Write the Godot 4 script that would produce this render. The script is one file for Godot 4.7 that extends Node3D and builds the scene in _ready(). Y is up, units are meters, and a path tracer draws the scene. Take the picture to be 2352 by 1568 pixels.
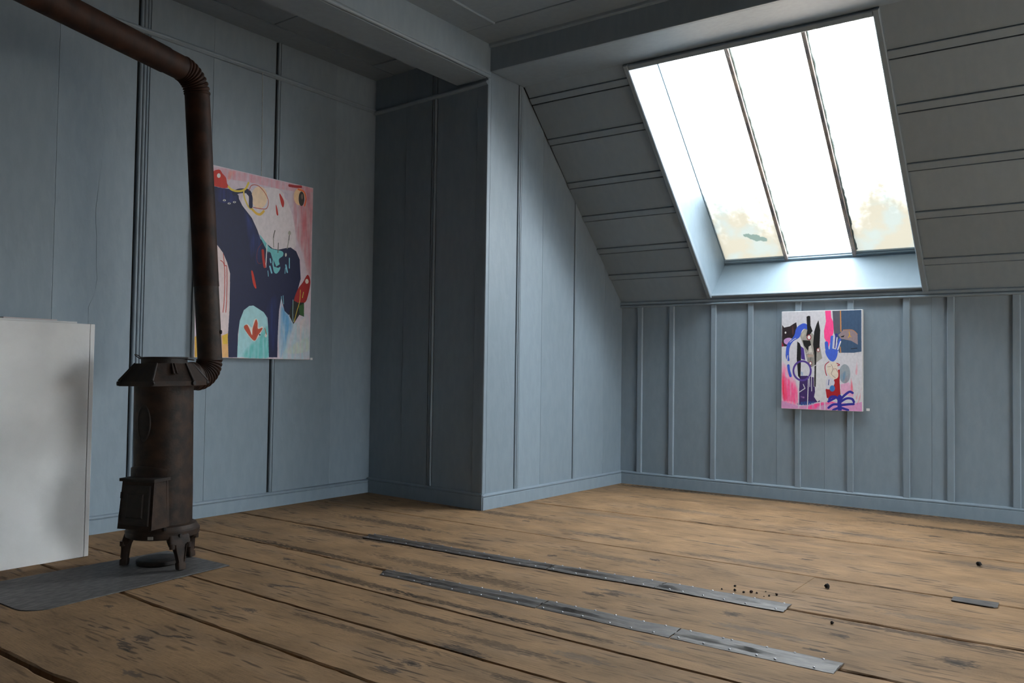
extends Node3D
# An attic room with painted board walls, a skylight in the sloping roof and an iron stove. y is up, metres.

const WALL_X := -4.60
const CEIL := 3.13
const KNEE_Z := -6.265
const KNEE_H := 1.50
const ROOM_R := 2.7
const ROOM_B := 5.0
const WIN_Z0 := -4.6
const WIN_Z1 := -2.75
const WIN_Y0 := 0.15
const WIN_Y1 := 1.75
const SLOPE_UP := Vector3(0, 0.70710678, 0.70710678)
const SLOPE_IN := Vector3(0, -0.70710678, 0.70710678)
const SLOPE_FOOT := Vector3(0, 1.50, -6.262)

var rng := RandomNumberGenerator.new()
var used := {}
var M := {}

const PAINT := Color(0.507, 0.563, 0.605)
const REVEAL := Color(0.46, 0.525, 0.57)
const WOOD := Color(0.568, 0.452, 0.335)
const RUN := Vector3(0.115, 0.04, 0.59)

func _ready() -> void:
	var cam := Camera3D.new()
	cam.name = "camera"
	cam.position = Vector3(0, 0.95, 0)
	cam.rotation = Vector3(0.0312298, 0.6293096, 0.0141517)
	cam.fov = 44.27
	cam.near = 0.05
	add_child(cam)
	cam.current = true
	# a bright overcast sky, seen only through the skylight
	var air := ProceduralSkyMaterial.new()
	air.sky_top_color = SKY
	air.sky_horizon_color = SKY
	air.ground_horizon_color = Color(0.86, 0.85, 0.83)
	air.ground_bottom_color = Color(0.66, 0.625, 0.585)
	air.sky_energy_multiplier = 1.0
	air.ground_energy_multiplier = 1.0
	air.sun_angle_max = 0.0
	var sky := Sky.new()
	sky.sky_material = air
	var env := Environment.new()
	env.background_mode = Environment.BG_SKY
	env.sky = sky
	env.background_energy_multiplier = SKY_POWER
	env.tonemap_mode = Environment.TONE_MAPPER_LINEAR
	env.tonemap_exposure = EXPOSURE
	env.sdfgi_enabled = true
	env.ssao_enabled = true
	env.ssil_enabled = true
	var we := WorldEnvironment.new()
	we.name = "surroundings"
	we.environment = env
	add_child(we)
	rng.seed = 7
	make_materials()
	build_floor()
	build_walls()
	build_slope()
	build_ceiling()
	build_window("window_1", "bright slanted skylight of three tall panes in a deep painted box", SKYLIGHTS[0][0], SKYLIGHTS[0][1], 3)
	build_window("window_2", "second skylight of four panes in the same roof slope, beyond the frame", SKYLIGHTS[1][0], SKYLIGHTS[1][1], 4)
	build_stove()
	build_pipe()
	build_plinth()
	build_plate()
	build_pictures()
	build_strips()
	build_crumbs()

const SKY := Color(0.945, 0.98, 1.0)
const SKY_POWER := 23.5
const EXPOSURE := 1.0

# ------------------------------------------------------------------ mesh builder
class MB:
	var v := PackedVector3Array()
	var n := PackedVector3Array()
	var t := PackedVector2Array()
	var ix := PackedInt32Array()

	func corner(p: Vector3, nn: Vector3, uv: Vector2) -> int:
		v.append(p); n.append(nn); t.append(uv)
		return v.size() - 1

	func three(a: int, b: int, c: int) -> void:
		var w = (v[a] - v[c]).cross(v[a] - v[b])
		if w.dot(n[a] + n[b] + n[c]) < 0.0:
			ix.append_array([a, c, b])
		else:
			ix.append_array([a, b, c])

	# a flat convex face whose normal points along hint
	func face(pts: Array, hint: Vector3, uvs: Array = []) -> void:
		var nn := Vector3.ZERO
		for i in pts.size():
			nn += (pts[i] as Vector3).cross(pts[(i + 1) % pts.size()])
		nn = nn.normalized()
		if nn.dot(hint) < 0.0:
			nn = -nn
		var first := v.size()
		for i in pts.size():
			corner(pts[i], nn, uvs[i] if uvs.size() > i else Vector2(pts[i].x + pts[i].z, pts[i].y))
		for i in range(1, pts.size() - 1):
			three(first, first + i, first + i + 1)

	# a smooth sheet through rows of points; centres tell which way is out
	func grid(rows: Array, centres: Array, round_it := false, uvs: Array = []) -> void:
		var h := rows.size()
		var w: int = rows[0].size()
		var nn := PackedVector3Array()
		nn.resize(h * w)
		for i in h - 1:
			for j in (w if round_it else w - 1):
				var a: Vector3 = rows[i][j]
				var b: Vector3 = rows[i][(j + 1) % w]
				var c: Vector3 = rows[i + 1][(j + 1) % w]
				var d: Vector3 = rows[i + 1][j]
				var f := (c - a).cross(d - b)
				for k in [i * w + j, i * w + (j + 1) % w, (i + 1) * w + (j + 1) % w, (i + 1) * w + j]:
					nn[k] += f
		var turn := 0.0
		for i in h:
			for j in w:
				turn += nn[i * w + j].dot(rows[i][j] - centres[i])
		var s := 1.0 if turn >= 0.0 else -1.0
		var first := v.size()
		for i in h:
			for j in w:
				corner(rows[i][j], nn[i * w + j].normalized() * s, uvs[i][j] if uvs.size() > i else Vector2(float(j) / w, float(i) / h))
		for i in h - 1:
			for j in (w if round_it else w - 1):
				var a := first + i * w + j
				var b := first + i * w + (j + 1) % w
				three(a, b, b + w)
				three(a, b + w, a + w)

	func mesh() -> ArrayMesh:
		var a := []
		a.resize(Mesh.ARRAY_MAX)
		a[Mesh.ARRAY_VERTEX] = v
		a[Mesh.ARRAY_NORMAL] = n
		a[Mesh.ARRAY_TEX_UV] = t
		a[Mesh.ARRAY_INDEX] = ix
		var m := ArrayMesh.new()
		m.add_surface_from_arrays(Mesh.PRIMITIVE_TRIANGLES, a)
		return m

# ------------------------------------------------------------------ naming
func numbered(called: String, parent: Node) -> String:
	var key := str(parent.get_instance_id()) + called
	used[key] = used.get(key, 0) + 1
	return called if used[key] == 1 else "%s_%03d" % [called, used[key] - 1]

func tag(o: Node, label: String, category: String, group := "", kind := "") -> void:
	if label: o.set_meta("label", label)
	if category: o.set_meta("category", category)
	if group: o.set_meta("group", group)
	if kind: o.set_meta("kind", kind)

func thing(called: String, label: String, category: String, at := Vector3.ZERO, group := "", kind := "") -> Node3D:
	var o := Node3D.new()
	o.name = numbered(called, self)
	add_child(o, true)
	o.position = at
	tag(o, label, category, group, kind)
	return o

func part(called: String, m: Mesh, material: Material, parent: Node) -> MeshInstance3D:
	var o := MeshInstance3D.new()
	o.name = numbered(called, parent)
	o.mesh = m
	o.material_override = material
	parent.add_child(o, true)
	return o

# ------------------------------------------------------------------ shapes
# a convex outline in (u, v), from depth d0 to d1 along N, its front edges bevelled
func slab(b: MB, outline: Array, O: Vector3, U: Vector3, V: Vector3, N: Vector3, d0: float, d1: float, bev := 0.002) -> void:
	var k := outline.size()
	var area := 0.0
	var mid := Vector2.ZERO
	for i in k:
		area += (outline[i] as Vector2).cross(outline[(i + 1) % k])
		mid += outline[i] / k
	var s := 1.0 if area > 0.0 else -1.0
	var inner := []
	for i in k:
		var e0 := ((outline[i] - outline[(i + k - 1) % k]) as Vector2).normalized()
		var e1 := ((outline[(i + 1) % k] - outline[i]) as Vector2).normalized()
		var n0 := Vector2(-e0.y, e0.x) * s
		var n1 := Vector2(-e1.y, e1.x) * s
		inner.append(outline[i] + (n0 + n1) * bev / maxf(0.3, 1.0 + n0.dot(n1)))
	var f := func(p: Vector2, d: float) -> Vector3: return O + U * p.x + V * p.y + N * d
	var front := []
	var back := []
	var fuv := []
	for i in k:
		front.append(f.call(inner[i], d1)); fuv.append(inner[i])
		back.append(f.call(outline[i], d0))
	if k < 9:
		b.face(front, N, fuv)
		b.face(back, -N, outline)
	else:
		var cut := Geometry2D.triangulate_polygon(PackedVector2Array(inner))
		for i in range(0, cut.size(), 3):
			b.face([front[cut[i]], front[cut[i + 1]], front[cut[i + 2]]], N, [fuv[cut[i]], fuv[cut[i + 1]], fuv[cut[i + 2]]])
	for i in k:
		var j := (i + 1) % k
		var e := ((outline[j] - outline[i]) as Vector2).normalized()
		var o := Vector2(e.y, -e.x) * s
		var out: Vector3 = U * o.x + V * o.y
		var uv := [outline[i], outline[j], outline[j] + o * 0.02, outline[i] + o * 0.02]
		b.face([f.call(outline[i], d0), f.call(outline[j], d0), f.call(outline[j], d1 - bev), f.call(outline[i], d1 - bev)], out, uv)
		b.face([f.call(outline[i], d1 - bev), f.call(outline[j], d1 - bev), f.call(inner[j], d1), f.call(inner[i], d1)], out + N, uv)

# an axis box with bevelled edges
func box(b: MB, lo: Vector3, hi: Vector3, bev := 0.003) -> void:
	bev = minf(bev, minf(hi.x - lo.x, minf(hi.y - lo.y, hi.z - lo.z)) * 0.45)
	var c := (lo + hi) / 2
	var h := (hi - lo) / 2
	for ax in 3:
		var a2 := (ax + 1) % 3
		var a3 := (ax + 2) % 3
		for s in [-1.0, 1.0]:
			var pts := []
			for q in [[-1, -1], [1, -1], [1, 1], [-1, 1]]:
				var p := c
				p[ax] += s * h[ax]
				p[a2] += q[0] * (h[a2] - bev)
				p[a3] += q[1] * (h[a3] - bev)
				pts.append(p)
			var nn := Vector3.ZERO
			nn[ax] = s
			b.face(pts, nn)
			for s2 in [-1.0, 1.0]:
				var e := []
				for q in [[0, -1], [0, 1], [1, 1], [1, -1]]:
					var p := c
					p[a3] += q[1] * (h[a3] - bev)
					p[ax] += s * (h[ax] - (bev if q[0] else 0.0))
					p[a2] += s2 * (h[a2] - (0.0 if q[0] else bev))
					e.append(p)
				var n2 := Vector3.ZERO
				n2[ax] = s
				n2[a2] = s2
				b.face(e, n2)
			for s2 in [-1.0, 1.0]:
				for s3 in [-1.0, 1.0]:
					if ax == 0:
						var d := Vector3(s, s2, s3)
						b.face([c + d * (h - Vector3(0, bev, bev)), c + d * (h - Vector3(bev, 0, bev)), c + d * (h - Vector3(bev, bev, 0))], d)

func box_part(called: String, lo: Vector3, hi: Vector3, material: Material, parent: Node, bev := 0.003) -> MeshInstance3D:
	var b := MB.new()
	box(b, lo, hi, bev)
	return part(called, b.mesh(), material, parent)

# a profile in (outward, upward) drawn from A to B
func draw(b: MB, profile: Array, A: Vector3, B: Vector3, out: Vector3, up: Vector3) -> void:
	var along := (B - A).normalized()
	var mid := Vector2.ZERO
	for p in profile:
		mid += p / profile.size()
	var ends := [[], []]
	for i in profile.size():
		var j := (i + 1) % profile.size()
		var p: Vector2 = profile[i]
		var q: Vector2 = profile[j]
		var pp := out * p.x + up * p.y
		var qq := out * q.x + up * q.y
		var e := (q - p).normalized()
		var o := Vector2(e.y, -e.x)
		if o.dot((p + q) / 2 - mid) < 0.0:
			o = -o
		b.face([A + pp, A + qq, B + qq, B + pp], out * o.x + up * o.y, [Vector2(0, p.y), Vector2(0, q.y), Vector2(A.distance_to(B), q.y), Vector2(A.distance_to(B), p.y)])
		ends[0].append(A + pp)
		ends[1].append(B + pp)
	b.face(ends[0], -along)
	b.face(ends[1], along)

func arc(c: Vector2, r: float, a0: float, a1: float, steps: int) -> Array:
	var out := []
	for i in steps + 1:
		var a := deg_to_rad(lerpf(a0, a1, float(i) / steps))
		out.append(c + Vector2(cos(a), sin(a)) * r)
	return out

func lathe(b: MB, profile: Array, steps := 40, at := Vector3.ZERO) -> void:
	# sharp profile corners: each span is a band of its own
	for k in profile.size() - 1:
		var rows := []
		var cs := []
		for p in [profile[k], profile[k + 1]]:
			var r := PackedVector3Array()
			for i in steps:
				var a := TAU * i / steps
				r.append(at + Vector3(cos(a) * p.x, p.y, sin(a) * p.x))
			rows.append(r)
		var dr: float = profile[k + 1].x - profile[k].x
		var dy: float = profile[k + 1].y - profile[k].y
		# out is to the right of the direction of travel up the profile
		var side := Vector3(0, -dr, 0)
		for p in [profile[k], profile[k + 1]]:
			cs.append(at + Vector3(0, p.y, 0) - side * 10.0 if absf(dy) < absf(dr) * 0.5 else at + Vector3(0, p.y, 0))
		b.grid(rows, cs, true)

func tube(b: MB, path: Array, radii: Array, steps := 20, caps := true) -> void:
	var rows := []
	var x := Vector3.ZERO
	for i in path.size():
		var d: Vector3 = ((path[mini(i + 1, path.size() - 1)] - path[maxi(i - 1, 0)]) as Vector3).normalized()
		if i == 0:
			x = d.cross(Vector3.UP if absf(d.y) < 0.9 else Vector3.RIGHT).normalized()
		x = (x - d * x.dot(d)).normalized()
		var y := d.cross(x)
		var r := PackedVector3Array()
		for k in steps:
			var a := TAU * k / steps
			r.append(path[i] + (x * cos(a) + y * sin(a)) * radii[i])
		rows.append(r)
	b.grid(rows, path, true)
	if caps:
		b.face(Array(rows[0]), path[0] - path[1])
		b.face(Array(rows[-1]), path[-1] - path[-2])

# ------------------------------------------------------------------ materials
func noise(kind: int, freq: float, octaves := 3, number := 1) -> FastNoiseLite:
	var f := FastNoiseLite.new()
	f.noise_type = kind
	f.frequency = freq
	f.fractal_octaves = octaves
	f.seed = number
	return f

func noise_map(freq: float, lo: Color, hi: Color, number: int, octaves := 4, a := 0.3, z := 0.7) -> NoiseTexture2D:
	var t := NoiseTexture2D.new()
	t.width = 512
	t.height = 512
	t.seamless = true
	t.noise = noise(FastNoiseLite.TYPE_SIMPLEX_SMOOTH, freq, octaves, number)
	var g := Gradient.new()
	g.offsets = PackedFloat32Array([a, z])
	g.colors = PackedColorArray([lo, hi])
	t.color_ramp = g
	return t

func bump_map(freq: float, number: int, strength := 2.0) -> NoiseTexture2D:
	var t := NoiseTexture2D.new()
	t.width = 512
	t.height = 512
	t.seamless = true
	t.as_normal_map = true
	t.bump_strength = strength
	t.noise = noise(FastNoiseLite.TYPE_SIMPLEX_SMOOTH, freq, 4, number)
	return t

func surface(c: Color, rough: float, tex: Texture2D = null, scale := Vector3.ONE, nrm: Texture2D = null, nrm_by := 0.3) -> StandardMaterial3D:
	var m := StandardMaterial3D.new()
	m.albedo_color = c
	m.roughness = rough
	if tex or nrm:
		m.uv1_triplanar = true
		m.uv1_world_triplanar = true
		m.uv1_scale = scale
	if tex:
		m.albedo_texture = tex
	if nrm:
		m.normal_enabled = true
		m.normal_texture = nrm
		m.normal_scale = nrm_by
	return m

func make_materials() -> void:
	var strokes := noise_map(0.02, Color(0.975, 0.977, 0.98), Color(1, 1, 1), 3)
	var relief := bump_map(0.035, 5, 3.0)
	for i in 4:
		var k: float = [1.0, 0.97, 1.02, 0.985][i]
		M["paint%d" % i] = surface(PAINT * k, 0.5, strokes, Vector3(1.6, 0.5, 1.6), relief, 0.1)
	M.paint = M.paint0
	M.ceiling = surface(PAINT * 0.98, 0.55, strokes, Vector3(0.7, 1.0, 0.7), relief, 0.08)
	M.batten = surface(PAINT * 0.99, 0.45, strokes, Vector3(1.6, 0.5, 1.6), relief, 0.08)
	M.gap = surface(Color(0.10, 0.085, 0.07), 0.95)
	M.under = surface(Color(0.055, 0.04, 0.03), 1.0, noise_map(0.05, Color(0.5, 0.5, 0.5), Color(1, 1, 1), 8), Vector3(3, 3, 3))
	M.white = surface(Color(0.93, 0.925, 0.92), 0.55, noise_map(0.008, Color(0.97, 0.97, 0.97), Color(1, 1, 1), 11), Vector3(0.8, 0.8, 0.8), relief, 0.08)
	M.sheet_paper = surface(Color(0.80, 0.76, 0.76), 0.7)
	var rust := noise_map(0.012, Color(0.62, 0.62, 0.66), Color(1.0, 0.93, 0.86), 21, 5, 0.25, 0.75)
	var pits := bump_map(0.06, 23, 4.0)
	M.iron = surface(Color(0.225, 0.175, 0.142), 0.62, rust, Vector3(2.2, 2.2, 2.2), pits, 0.15)
	M.iron.metallic = 0.1
	M.iron.metallic_specular = 0.4
	M.iron_dark = surface(Color(0.165, 0.134, 0.114), 0.6, rust, Vector3(3, 3, 3), pits, 0.2)
	M.iron_dark.metallic = 0.25
	M.pipe = surface(Color(0.232, 0.155, 0.115), 0.66, rust, Vector3(1.6, 1.1, 1.6), pits, 0.1)
	M.pipe.metallic = 0.1
	M.pipe.metallic_specular = 0.35
	var scuff := noise_map(0.015, Color(0.72, 0.73, 0.76), Color(1, 1, 1), 31, 5)
	M.zinc = surface(Color(0.35, 0.325, 0.308), 0.55, scuff, Vector3(1.6, 3.0, 9.0), bump_map(0.03, 33, 3.0), 0.25)
	M.zinc.metallic = 0.15
	M.plate = surface(Color(0.385, 0.37, 0.36), 0.6, noise_map(0.02, Color(0.76, 0.76, 0.77), Color(1.0, 1.0, 1.0), 37, 5), Vector3(4.5, 2.0, 1.4), bump_map(0.02, 39, 3.0), 0.12)
	M.plate.metallic = 0.12
	M.nail = surface(Color(0.66, 0.66, 0.68), 0.35)
	M.nail.metallic = 0.6
	M.dirt = surface(Color(0.07, 0.05, 0.04), 0.95)
	M.dirt_red = surface(Color(0.17, 0.08, 0.05), 0.95)
	M.canvas_side = surface(Color(0.84, 0.83, 0.82), 0.8)
	M.card = surface(Color(0.86, 0.86, 0.86), 0.7)
	M.chain = surface(Color(0.70, 0.69, 0.66), 0.3)
	M.chain.metallic = 0.8
	M.reveal = surface(REVEAL, 0.6, strokes, Vector3(1.0, 0.6, 1.0), relief, 0.08)
	M.bar = surface(Color(0.66, 0.62, 0.60), 0.5, rust, Vector3(2, 2, 2))
	M.putty = surface(Color(0.46, 0.50, 0.47), 0.9, scuff, Vector3(8, 8, 8), pits, 0.5)
	M.tin = surface(Color(0.55, 0.53, 0.50), 0.5)

# boards of old pine: growth lines that bend round knots, stains and scratches, no light in it
func pine(number: int, x0: float, x1: float, z0: float, z1: float, knots: Array, stains: Array, tone := 1.0) -> ImageTexture:
	var W := 1792
	var H := 256
	var sx := (x1 - x0) / W
	var sz := (z1 - z0) / H
	var bend := PackedFloat32Array()
	bend.resize(W * H)
	var dark := PackedFloat32Array()
	dark.resize(W * H)
	var grey := PackedFloat32Array()
	grey.resize(W * H)
	var knurl := noise(FastNoiseLite.TYPE_SIMPLEX, 0.12, 2, number + 60)
	for k in knots:                                   # x, z, half length, half width
		var kx: float = (k[0] - x0) / sx
		var kz: float = (k[1] - z0) / sz
		var rx: float = k[2] / sx
		var rz: float = k[3] / sz
		for y in range(maxi(0, int(kz - rz * 9)), mini(H, int(kz + rz * 9))):
			for x in range(maxi(0, int(kx - rx * 6)), mini(W, int(kx + rx * 6))):
				var dx := (x - kx) / rx
				var dz := (y - kz) / rz
				var e := exp(-dx * dx * 0.16) * exp(-absf(dz) * 0.35)
				bend[y * W + x] -= (rz * 1.5 if dz > 0.0 else -rz * 1.5) * e * sz * 1000.0
				var d := sqrt(dx * dx + dz * dz) * (1.0 + 0.5 * knurl.get_noise_2d(x * 0.4, y)) + 0.25 * knurl.get_noise_2d(y, x * 0.3)
				if d < 1.2:
					var inside := minf(1.0, (1.2 - d) * 2.6)
					var ring := exp(-pow((d - 0.92) * 8.0, 2)) * 0.26
					var i := y * W + x
					dark[i] = maxf(dark[i], inside * (0.12 + 0.34 * exp(-d * d * 3.0) + 0.07 * sin(d * 15.0 + dx * 2.0)) + ring)
					grey[i] = maxf(grey[i], inside * 0.35)
	var rag := noise(FastNoiseLite.TYPE_SIMPLEX, 0.09, 3, number + 70)
	var chips := noise(FastNoiseLite.TYPE_SIMPLEX, 0.05, 3, number + 75)
	for s in stains:                                  # x, z, half length, half width, dark, grey, slant
		var kx: float = (s[0] - x0) / sx
		var kz: float = (s[1] - z0) / sz
		var rx: float = s[2] / sx
		var rz: float = s[3] / sz
		for x in range(maxi(0, int(kx - rx * 1.6)), mini(W, int(kx + rx * 1.6))):
			var mid: float = kz + (x - kx) * s[6]
			for y in range(maxi(0, int(mid - rz * 1.6)), mini(H, int(mid + rz * 1.6))):
				var dx := (x - kx) / rx
				var dz := (y - mid) / rz
				var d := dx * dx + dz * dz + rag.get_noise_2d(x * 0.5, y * 2.0) * 1.1 + chips.get_noise_2d(x * 0.12, y * 3.0) * 0.5
				if d < 1.0:
					var i := y * W + x
					var q := minf(1.0, (1.0 - d) * 2.2)
					dark[i] += s[4] * q
					grey[i] += s[5] * q
	var line := PackedFloat32Array()                  # how dark each growth ring is
	line.resize(4096)
	var r := RandomNumberGenerator.new()
	r.seed = 400 + number
	var at := 0.0
	while at < 4090:
		var wide := r.randf_range(14.0, 46.0)
		var deep := r.randf_range(0.03, 0.22)
		for i in int(wide):
			if at + i < 4096:
				line[int(at + i)] = deep * pow(i / wide, 5.0)
		at += wide
	var sway := noise(FastNoiseLite.TYPE_SIMPLEX_SMOOTH, 0.0016, 2, number)
	var fine := noise(FastNoiseLite.TYPE_SIMPLEX, 0.5, 2, number + 10)
	var cloud := noise(FastNoiseLite.TYPE_SIMPLEX_SMOOTH, 0.006, 4, number + 20)
	var scar := noise(FastNoiseLite.TYPE_SIMPLEX, 0.05, 2, number + 30)
	var worn := noise(FastNoiseLite.TYPE_SIMPLEX_SMOOTH, 0.004, 3, number + 40)
	var data := PackedByteArray()
	data.resize(W * H * 3)
	var o := 0
	var mm := sz * 1000.0
	for y in H:
		for x in W:
			var i := y * W + x
			var ring := line[int(absf(y * mm * 4.0 + bend[i] * 4.0 + sway.get_noise_2d(x, y * 0.6) * 420.0 + 900.0)) & 4095]
			var c := cloud.get_noise_2d(x, y * 1.6)
			var u := worn.get_noise_2d(x, y * 3.0 + 500.0)
			var l := 1.0 + c * 0.16 + fine.get_noise_2d(x * 0.05, y * 0.8) * 0.075 - ring * (1.0 - u * 0.8)
			var q := scar.get_noise_2d(x * 0.16, y * 1.5)
			if q > 0.44:
				l -= minf(0.42, (q - 0.44) * 2.4) * clampf(0.45 + u * 1.2, 0.0, 1.0)
			l *= 1.0 - minf(0.82, dark[i])
			l *= tone
			var g := clampf(grey[i] + maxf(0.0, u) * 0.34, 0.0, 0.9)
			data[o] = int(clampf(l * lerpf(WOOD.r, 0.50, g) * 255.0, 0.0, 255.0))
			data[o + 1] = int(clampf(l * lerpf(WOOD.g, 0.44, g) * 255.0, 0.0, 255.0))
			data[o + 2] = int(clampf(l * lerpf(WOOD.b, 0.40, g) * 255.0, 0.0, 255.0))
			o += 3
	return ImageTexture.create_from_image(Image.create_from_data(W, H, false, Image.FORMAT_RGB8, data))

# ------------------------------------------------------------------ brushwork for the two canvases
func spread(flat: Array) -> PackedVector2Array:
	var p := PackedVector2Array()
	for i in range(0, flat.size(), 2):
		p.append(Vector2(flat[i], flat[i + 1]))
	return p

func spans(p: PackedVector2Array, y: float) -> Array:
	var xs := []
	for i in p.size():
		var a := p[i]
		var b := p[(i + 1) % p.size()]
		if (a.y <= y) != (b.y <= y):
			xs.append(a.x + (y - a.y) / (b.y - a.y) * (b.x - a.x))
	xs.sort()
	return xs

func fill(g: Image, p: PackedVector2Array, c: Color) -> void:
	var lo := 1e9
	var hi := -1e9
	for q in p:
		lo = minf(lo, q.y)
		hi = maxf(hi, q.y)
	for y in range(maxi(0, int(lo)), mini(g.get_height(), int(hi) + 1)):
		var xs := spans(p, y + 0.5)
		for k in range(0, xs.size() - 1, 2):
			var x0 := clampi(roundi(xs[k]), 0, g.get_width())
			var x1 := clampi(roundi(xs[k + 1]), 0, g.get_width())
			if x1 > x0:
				g.fill_rect(Rect2i(x0, y, x1 - x0, 1), c)

func area(g: Image, r: int, gr: int, bl: int, flat: Array) -> void:
	fill(g, spread(flat), Color8(r, gr, bl))

func rounded(p: PackedVector2Array) -> PackedVector2Array:
	var out := PackedVector2Array()
	var n := p.size()
	for i in n:
		for k in 6:
			out.append(p[i].cubic_interpolate(p[(i + 1) % n], p[(i + n - 1) % n], p[(i + 2) % n], k / 6.0))
	return out

func blob(g: Image, r: int, gr: int, bl: int, flat: Array) -> void:
	fill(g, rounded(spread(flat)), Color8(r, gr, bl))

func stroke(g: Image, r: int, gr: int, bl: int, flat: Array, wide: float) -> void:
	var p := spread(flat)
	var line := PackedVector2Array()
	for i in p.size() - 1:
		for k in 8:
			line.append(p[i].cubic_interpolate(p[i + 1], p[maxi(i - 1, 0)], p[mini(i + 2, p.size() - 1)], k / 8.0))
	line.append(p[-1])
	for i in line.size():
		var disc := PackedVector2Array()
		for k in 10:
			disc.append(line[i] + Vector2.from_angle(TAU * k / 10) * wide / 2)
		fill(g, disc, Color8(r, gr, bl))
		if i > 0:
			var n := (line[i] - line[i - 1]).orthogonal().normalized() * wide / 2
			fill(g, PackedVector2Array([line[i - 1] + n, line[i] + n, line[i] - n, line[i - 1] - n]), Color8(r, gr, bl))

func smear(g: Image, r: int, gr: int, bl: int, flat: Array, cover: float) -> void:
	var p := rounded(spread(flat))
	var col := Color8(r, gr, bl)
	var lo := 1e9
	var hi := -1e9
	for q in p:
		lo = minf(lo, q.y)
		hi = maxf(hi, q.y)
	var hair := noise(FastNoiseLite.TYPE_SIMPLEX_SMOOTH, 0.03, 2, int(absf(lo)) + 3)
	for y in range(maxi(0, int(lo)), mini(g.get_height(), int(hi) + 1)):
		var xs := spans(p, y + 0.5)
		for k in range(0, xs.size() - 1, 2):
			for x in range(maxi(0, roundi(xs[k])), mini(g.get_width(), roundi(xs[k + 1]))):
				var edge := minf(1.0, minf(x - xs[k], xs[k + 1] - x) / 40.0 + 0.05)
				var a := clampf((hair.get_noise_2d(x, y * 0.12) * 0.8 + 0.75) * cover * edge * 1.25, 0.0, 1.0)
				g.set_pixel(x, y, g.get_pixel(x, y).lerp(col, a))

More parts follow.
